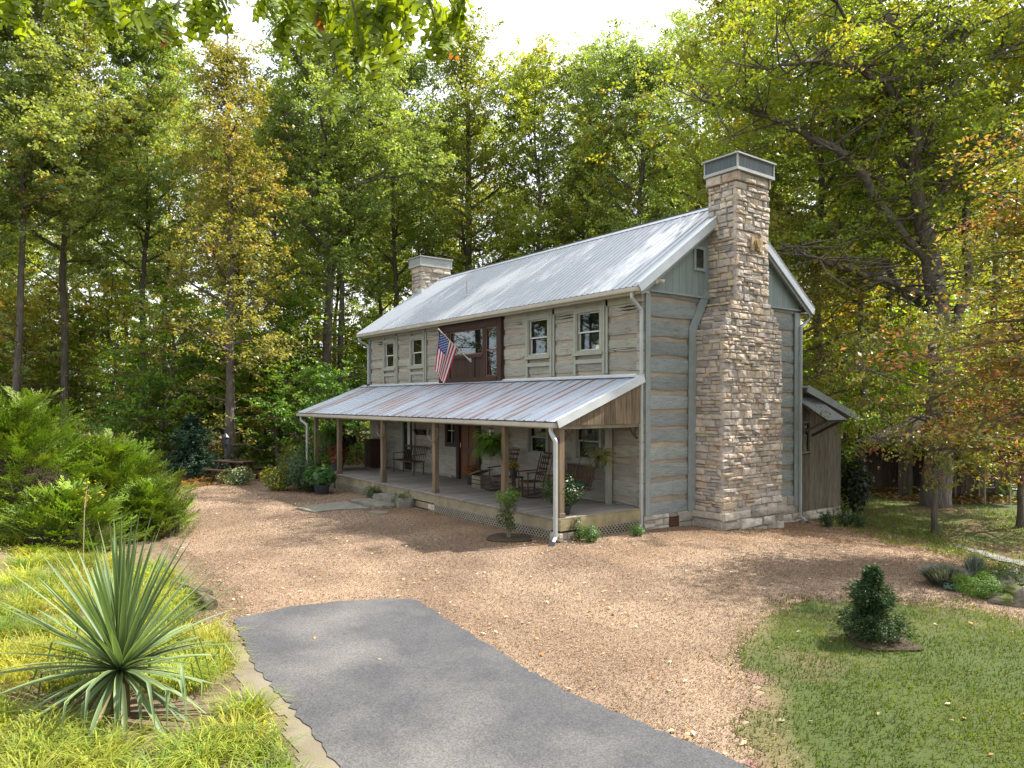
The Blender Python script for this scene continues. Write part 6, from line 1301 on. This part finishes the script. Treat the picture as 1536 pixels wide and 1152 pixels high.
# the wood beyond, reading as one mass
r_ = np.random.RandomState(9); n = 90000; px_ = r_.uniform(-500, 2050, n); dp = r_.uniform(78, 110, n); pp = CAM[:2]+(D0[:2]+RT[:2]*((px_-768)/FPX)[:, None])*dp[:, None]
cl_ = np.sin(pp[:, 0]*.23)+np.sin(pp[:, 1]*.19+1); hh = 12+3*cl_; z = r_.random(n)**1.1*hh
k = (np.sin(pp[:, 0]*.6+z*.5)+np.sin(pp[:, 1]*.55-z*.4)+r_.normal(0, .6, n)) > -.5; P = np.column_stack([pp, z])[k]; V, F = leafquads(P, .62, r_, .7, tilt=1.0)
tag(npmesh('distant_wood', V, F, rep(np.array([.28, .38, .06])[None]*r_.uniform(.5, 1.4, (len(P), 1)), 4), LEAF), 'distant wood closing the view behind all the trees', 'woodland', kind='stuff')
for i, (px, dp) in enumerate(((-420, 28), (-560, 33), (-700, 27), (-850, 31), (-1050, 26), (-1300, 25), (-1650, 24))):
    TR('forest_tree', ('tall_a', 'tall_c')[i % 2], px, dp, 'woodland tree beyond the left edge of the picture', .95, (1, 1, .9), 'woodland trees beyond the left edge')
# unseen trees beside and behind the camera, placed and sized to shade yard and porch
for i, (x, y, k, s, lab) in enumerate(((15.5, 5.5, 'tall_c', .62, 'shade tree beyond the right edge of the lawn'),)):
    plant_tree('forest_tree', k, (x, y, hgt(x, y)), lab, SP[k], s, i*1.3, (1.1, 1.05, .9))
for i in range(11):
    a = YAW+math.pi+(i-5)*.30; d_ = 15+4*((i*7) % 3); x, y = CAM[0]+math.cos(a)*d_, CAM[1]+math.sin(a)*d_; k = ('tall_a', 'tall_c', 'tall_b')[i % 3]
    plant_tree('forest_tree', k, (x, y, hgt(x, y)), 'unseen woodland tree set behind the camera for its shade', SP[k], 1.1, i*1.7, (1, 1, .9), 'unseen woodland trees behind the camera')
# ------------------------------------------------------------------ oak branch overhanging the camera
def lobed(n=9, L_=1.0):
    """outline of a lobed oak leaf, stem at origin, tip at +x"""
    up = [(0, .0), (.10, .03), (.17, .10), (.24, .17), (.27, .07), (.36, .12), (.46, .30), (.55, .33), (.54, .12), (.62, .11), (.74, .25), (.82, .22), (.80, .08), (.90, .08), (1.0, .0)]
    return up
def overhang():
    t = empty('oak_branch_tree', (7.6, -14.6, hgt(7.6, -14.6)), 'lobed yellow green oak leaves hanging at the top of the picture', 'tree'); o = Vector(t.location); r_ = np.random.RandomState(12); rg = random.Random(12); mb = MB()
    mb.tube([(0, 0, -.2), (.1, 0, 2.5), (.0, .1, 5), (.1, .3, 7.5), (0, .3, 10)], [.26, .22, .18, .14, .06], 10, jit=.04, rng=rg)
    def W(px, py, d): return Vector(CAM+ray(px, py)*d)-o
    Vs = []; Fs = []; Cs = []; nv = 0; prof = lobed()
    def leaf(p, d, nrm, L_, col):
        nonlocal nv
        d = d.normalized(); s = d.cross(nrm).normalized(); nn = s.cross(d); m = len(prof)
        for (x, y) in prof:
            yy = y*rg.uniform(.85, 1.15)
            drp = -.22*x*x
            for sg in (1, 0, -1): q = p+d*(x*L_)+s*(yy*sg*L_)+nn*(drp*L_-abs(yy*sg)*.25*L_); Vs.append(q[:]); Cs.append([c*(1.25 if sg == 0 else 1) for c in col])
        for i in range(m-1): Fs.append((nv+i*3, nv+i*3+3, nv+i*3+4, nv+i*3+1)); Fs.append((nv+i*3+1, nv+i*3+4, nv+i*3+5, nv+i*3+2))
        nv += 3*m
    # twigs: pixel paths of the hanging sprays
    A = Vector((.05, .2, 6.2))
    limb = [A, W(150, -260, 4.2), W(420, -170, 3.9), W(640, -110, 4.0)]
    mb.tube(limb, [.08, .05, .03, .012], 8); limb2 = [Vector((0, .1, 5.6)), W(-80, -160, 4.0), W(150, -95, 3.8), W(330, -60, 3.9)]; mb.tube(limb2, [.06, .04, .02, .008], 8)
    sprays = [((420, -170), (495, 40), (512, 150)), ((450, -150), (425, -20), (440, 65)), ((520, -140), (560, -20), (575, 60)), ((560, -130), (640, -10), (660, 55)), ((600, -120), (680, 10), (672, 70)), ((500, -140), (530, 10), (545, 75)), ((470, -150), (480, 0), (470, 55)), ((620, -110), (590, -30), (610, 30)),
              ((40, -120), (20, -50), (25, 20)), ((80, -110), (80, -40), (95, 12)), ((120, -100), (150, -30), (165, 22)), ((200, -90), (230, -30), (250, 25)), ((250, -80), (285, -20), (300, 20)), ((300, -60), (270, 0), (240, 38)), ((160, -95), (190, -40), (200, 8)), ((-10, -120), (-30, -30), (0, 10)), ((330, -60), (330, -20), (320, 10)),
              ((560, -130), (510, -60), (600, 0)), ((430, -160), (390, -60), (410, 20)), ((640, -110), (650, -50), (640, 5)), ((620, -115), (700, -20), (690, 25)), ((480, -150), (450, -60), (400, -5)), ((520, -130), (500, -20), (515, 35)), ((600, -120), (620, -40), (560, 20))]
    for sp in sprays:
        d0 = rg.uniform(3.5, 4.4); P = [W(px, py, d0+rg.uniform(-.15, .15)) for px, py in sp]; mb.tube(P, [.009, .006, .003], 5, cap=False)
        big = sp[-1][1] > 40; nlv = 18
        for k in range(nlv):
            f = rg.uniform(.35, 1)**.8*2; i = min(1, int(f)); p = P[i].lerp(P[i+1], f-i); d = (P[i+1]-P[i]).normalized()+Vector((rg.gauss(0, .8), rg.gauss(0, .8), rg.uniform(-.9, .25))); nrm = Vector((rg.gauss(0, .7), rg.gauss(0, .7), 1)); L_ = rg.uniform(.11, .18); t_ = rg.uniform(.7, 1.25)
            col = (.17*t_, .24*t_, .025*t_) if rg.random() > .02 else (.25, .1, .04); leaf(p+d.normalized()*.015, d, nrm, L_, col)
    mb.build('trunk', BARK, t, world=False); npmesh('leaves', np.array(Vs), np.array(Fs), np.array(Cs), LEAFN, t)
overhang()
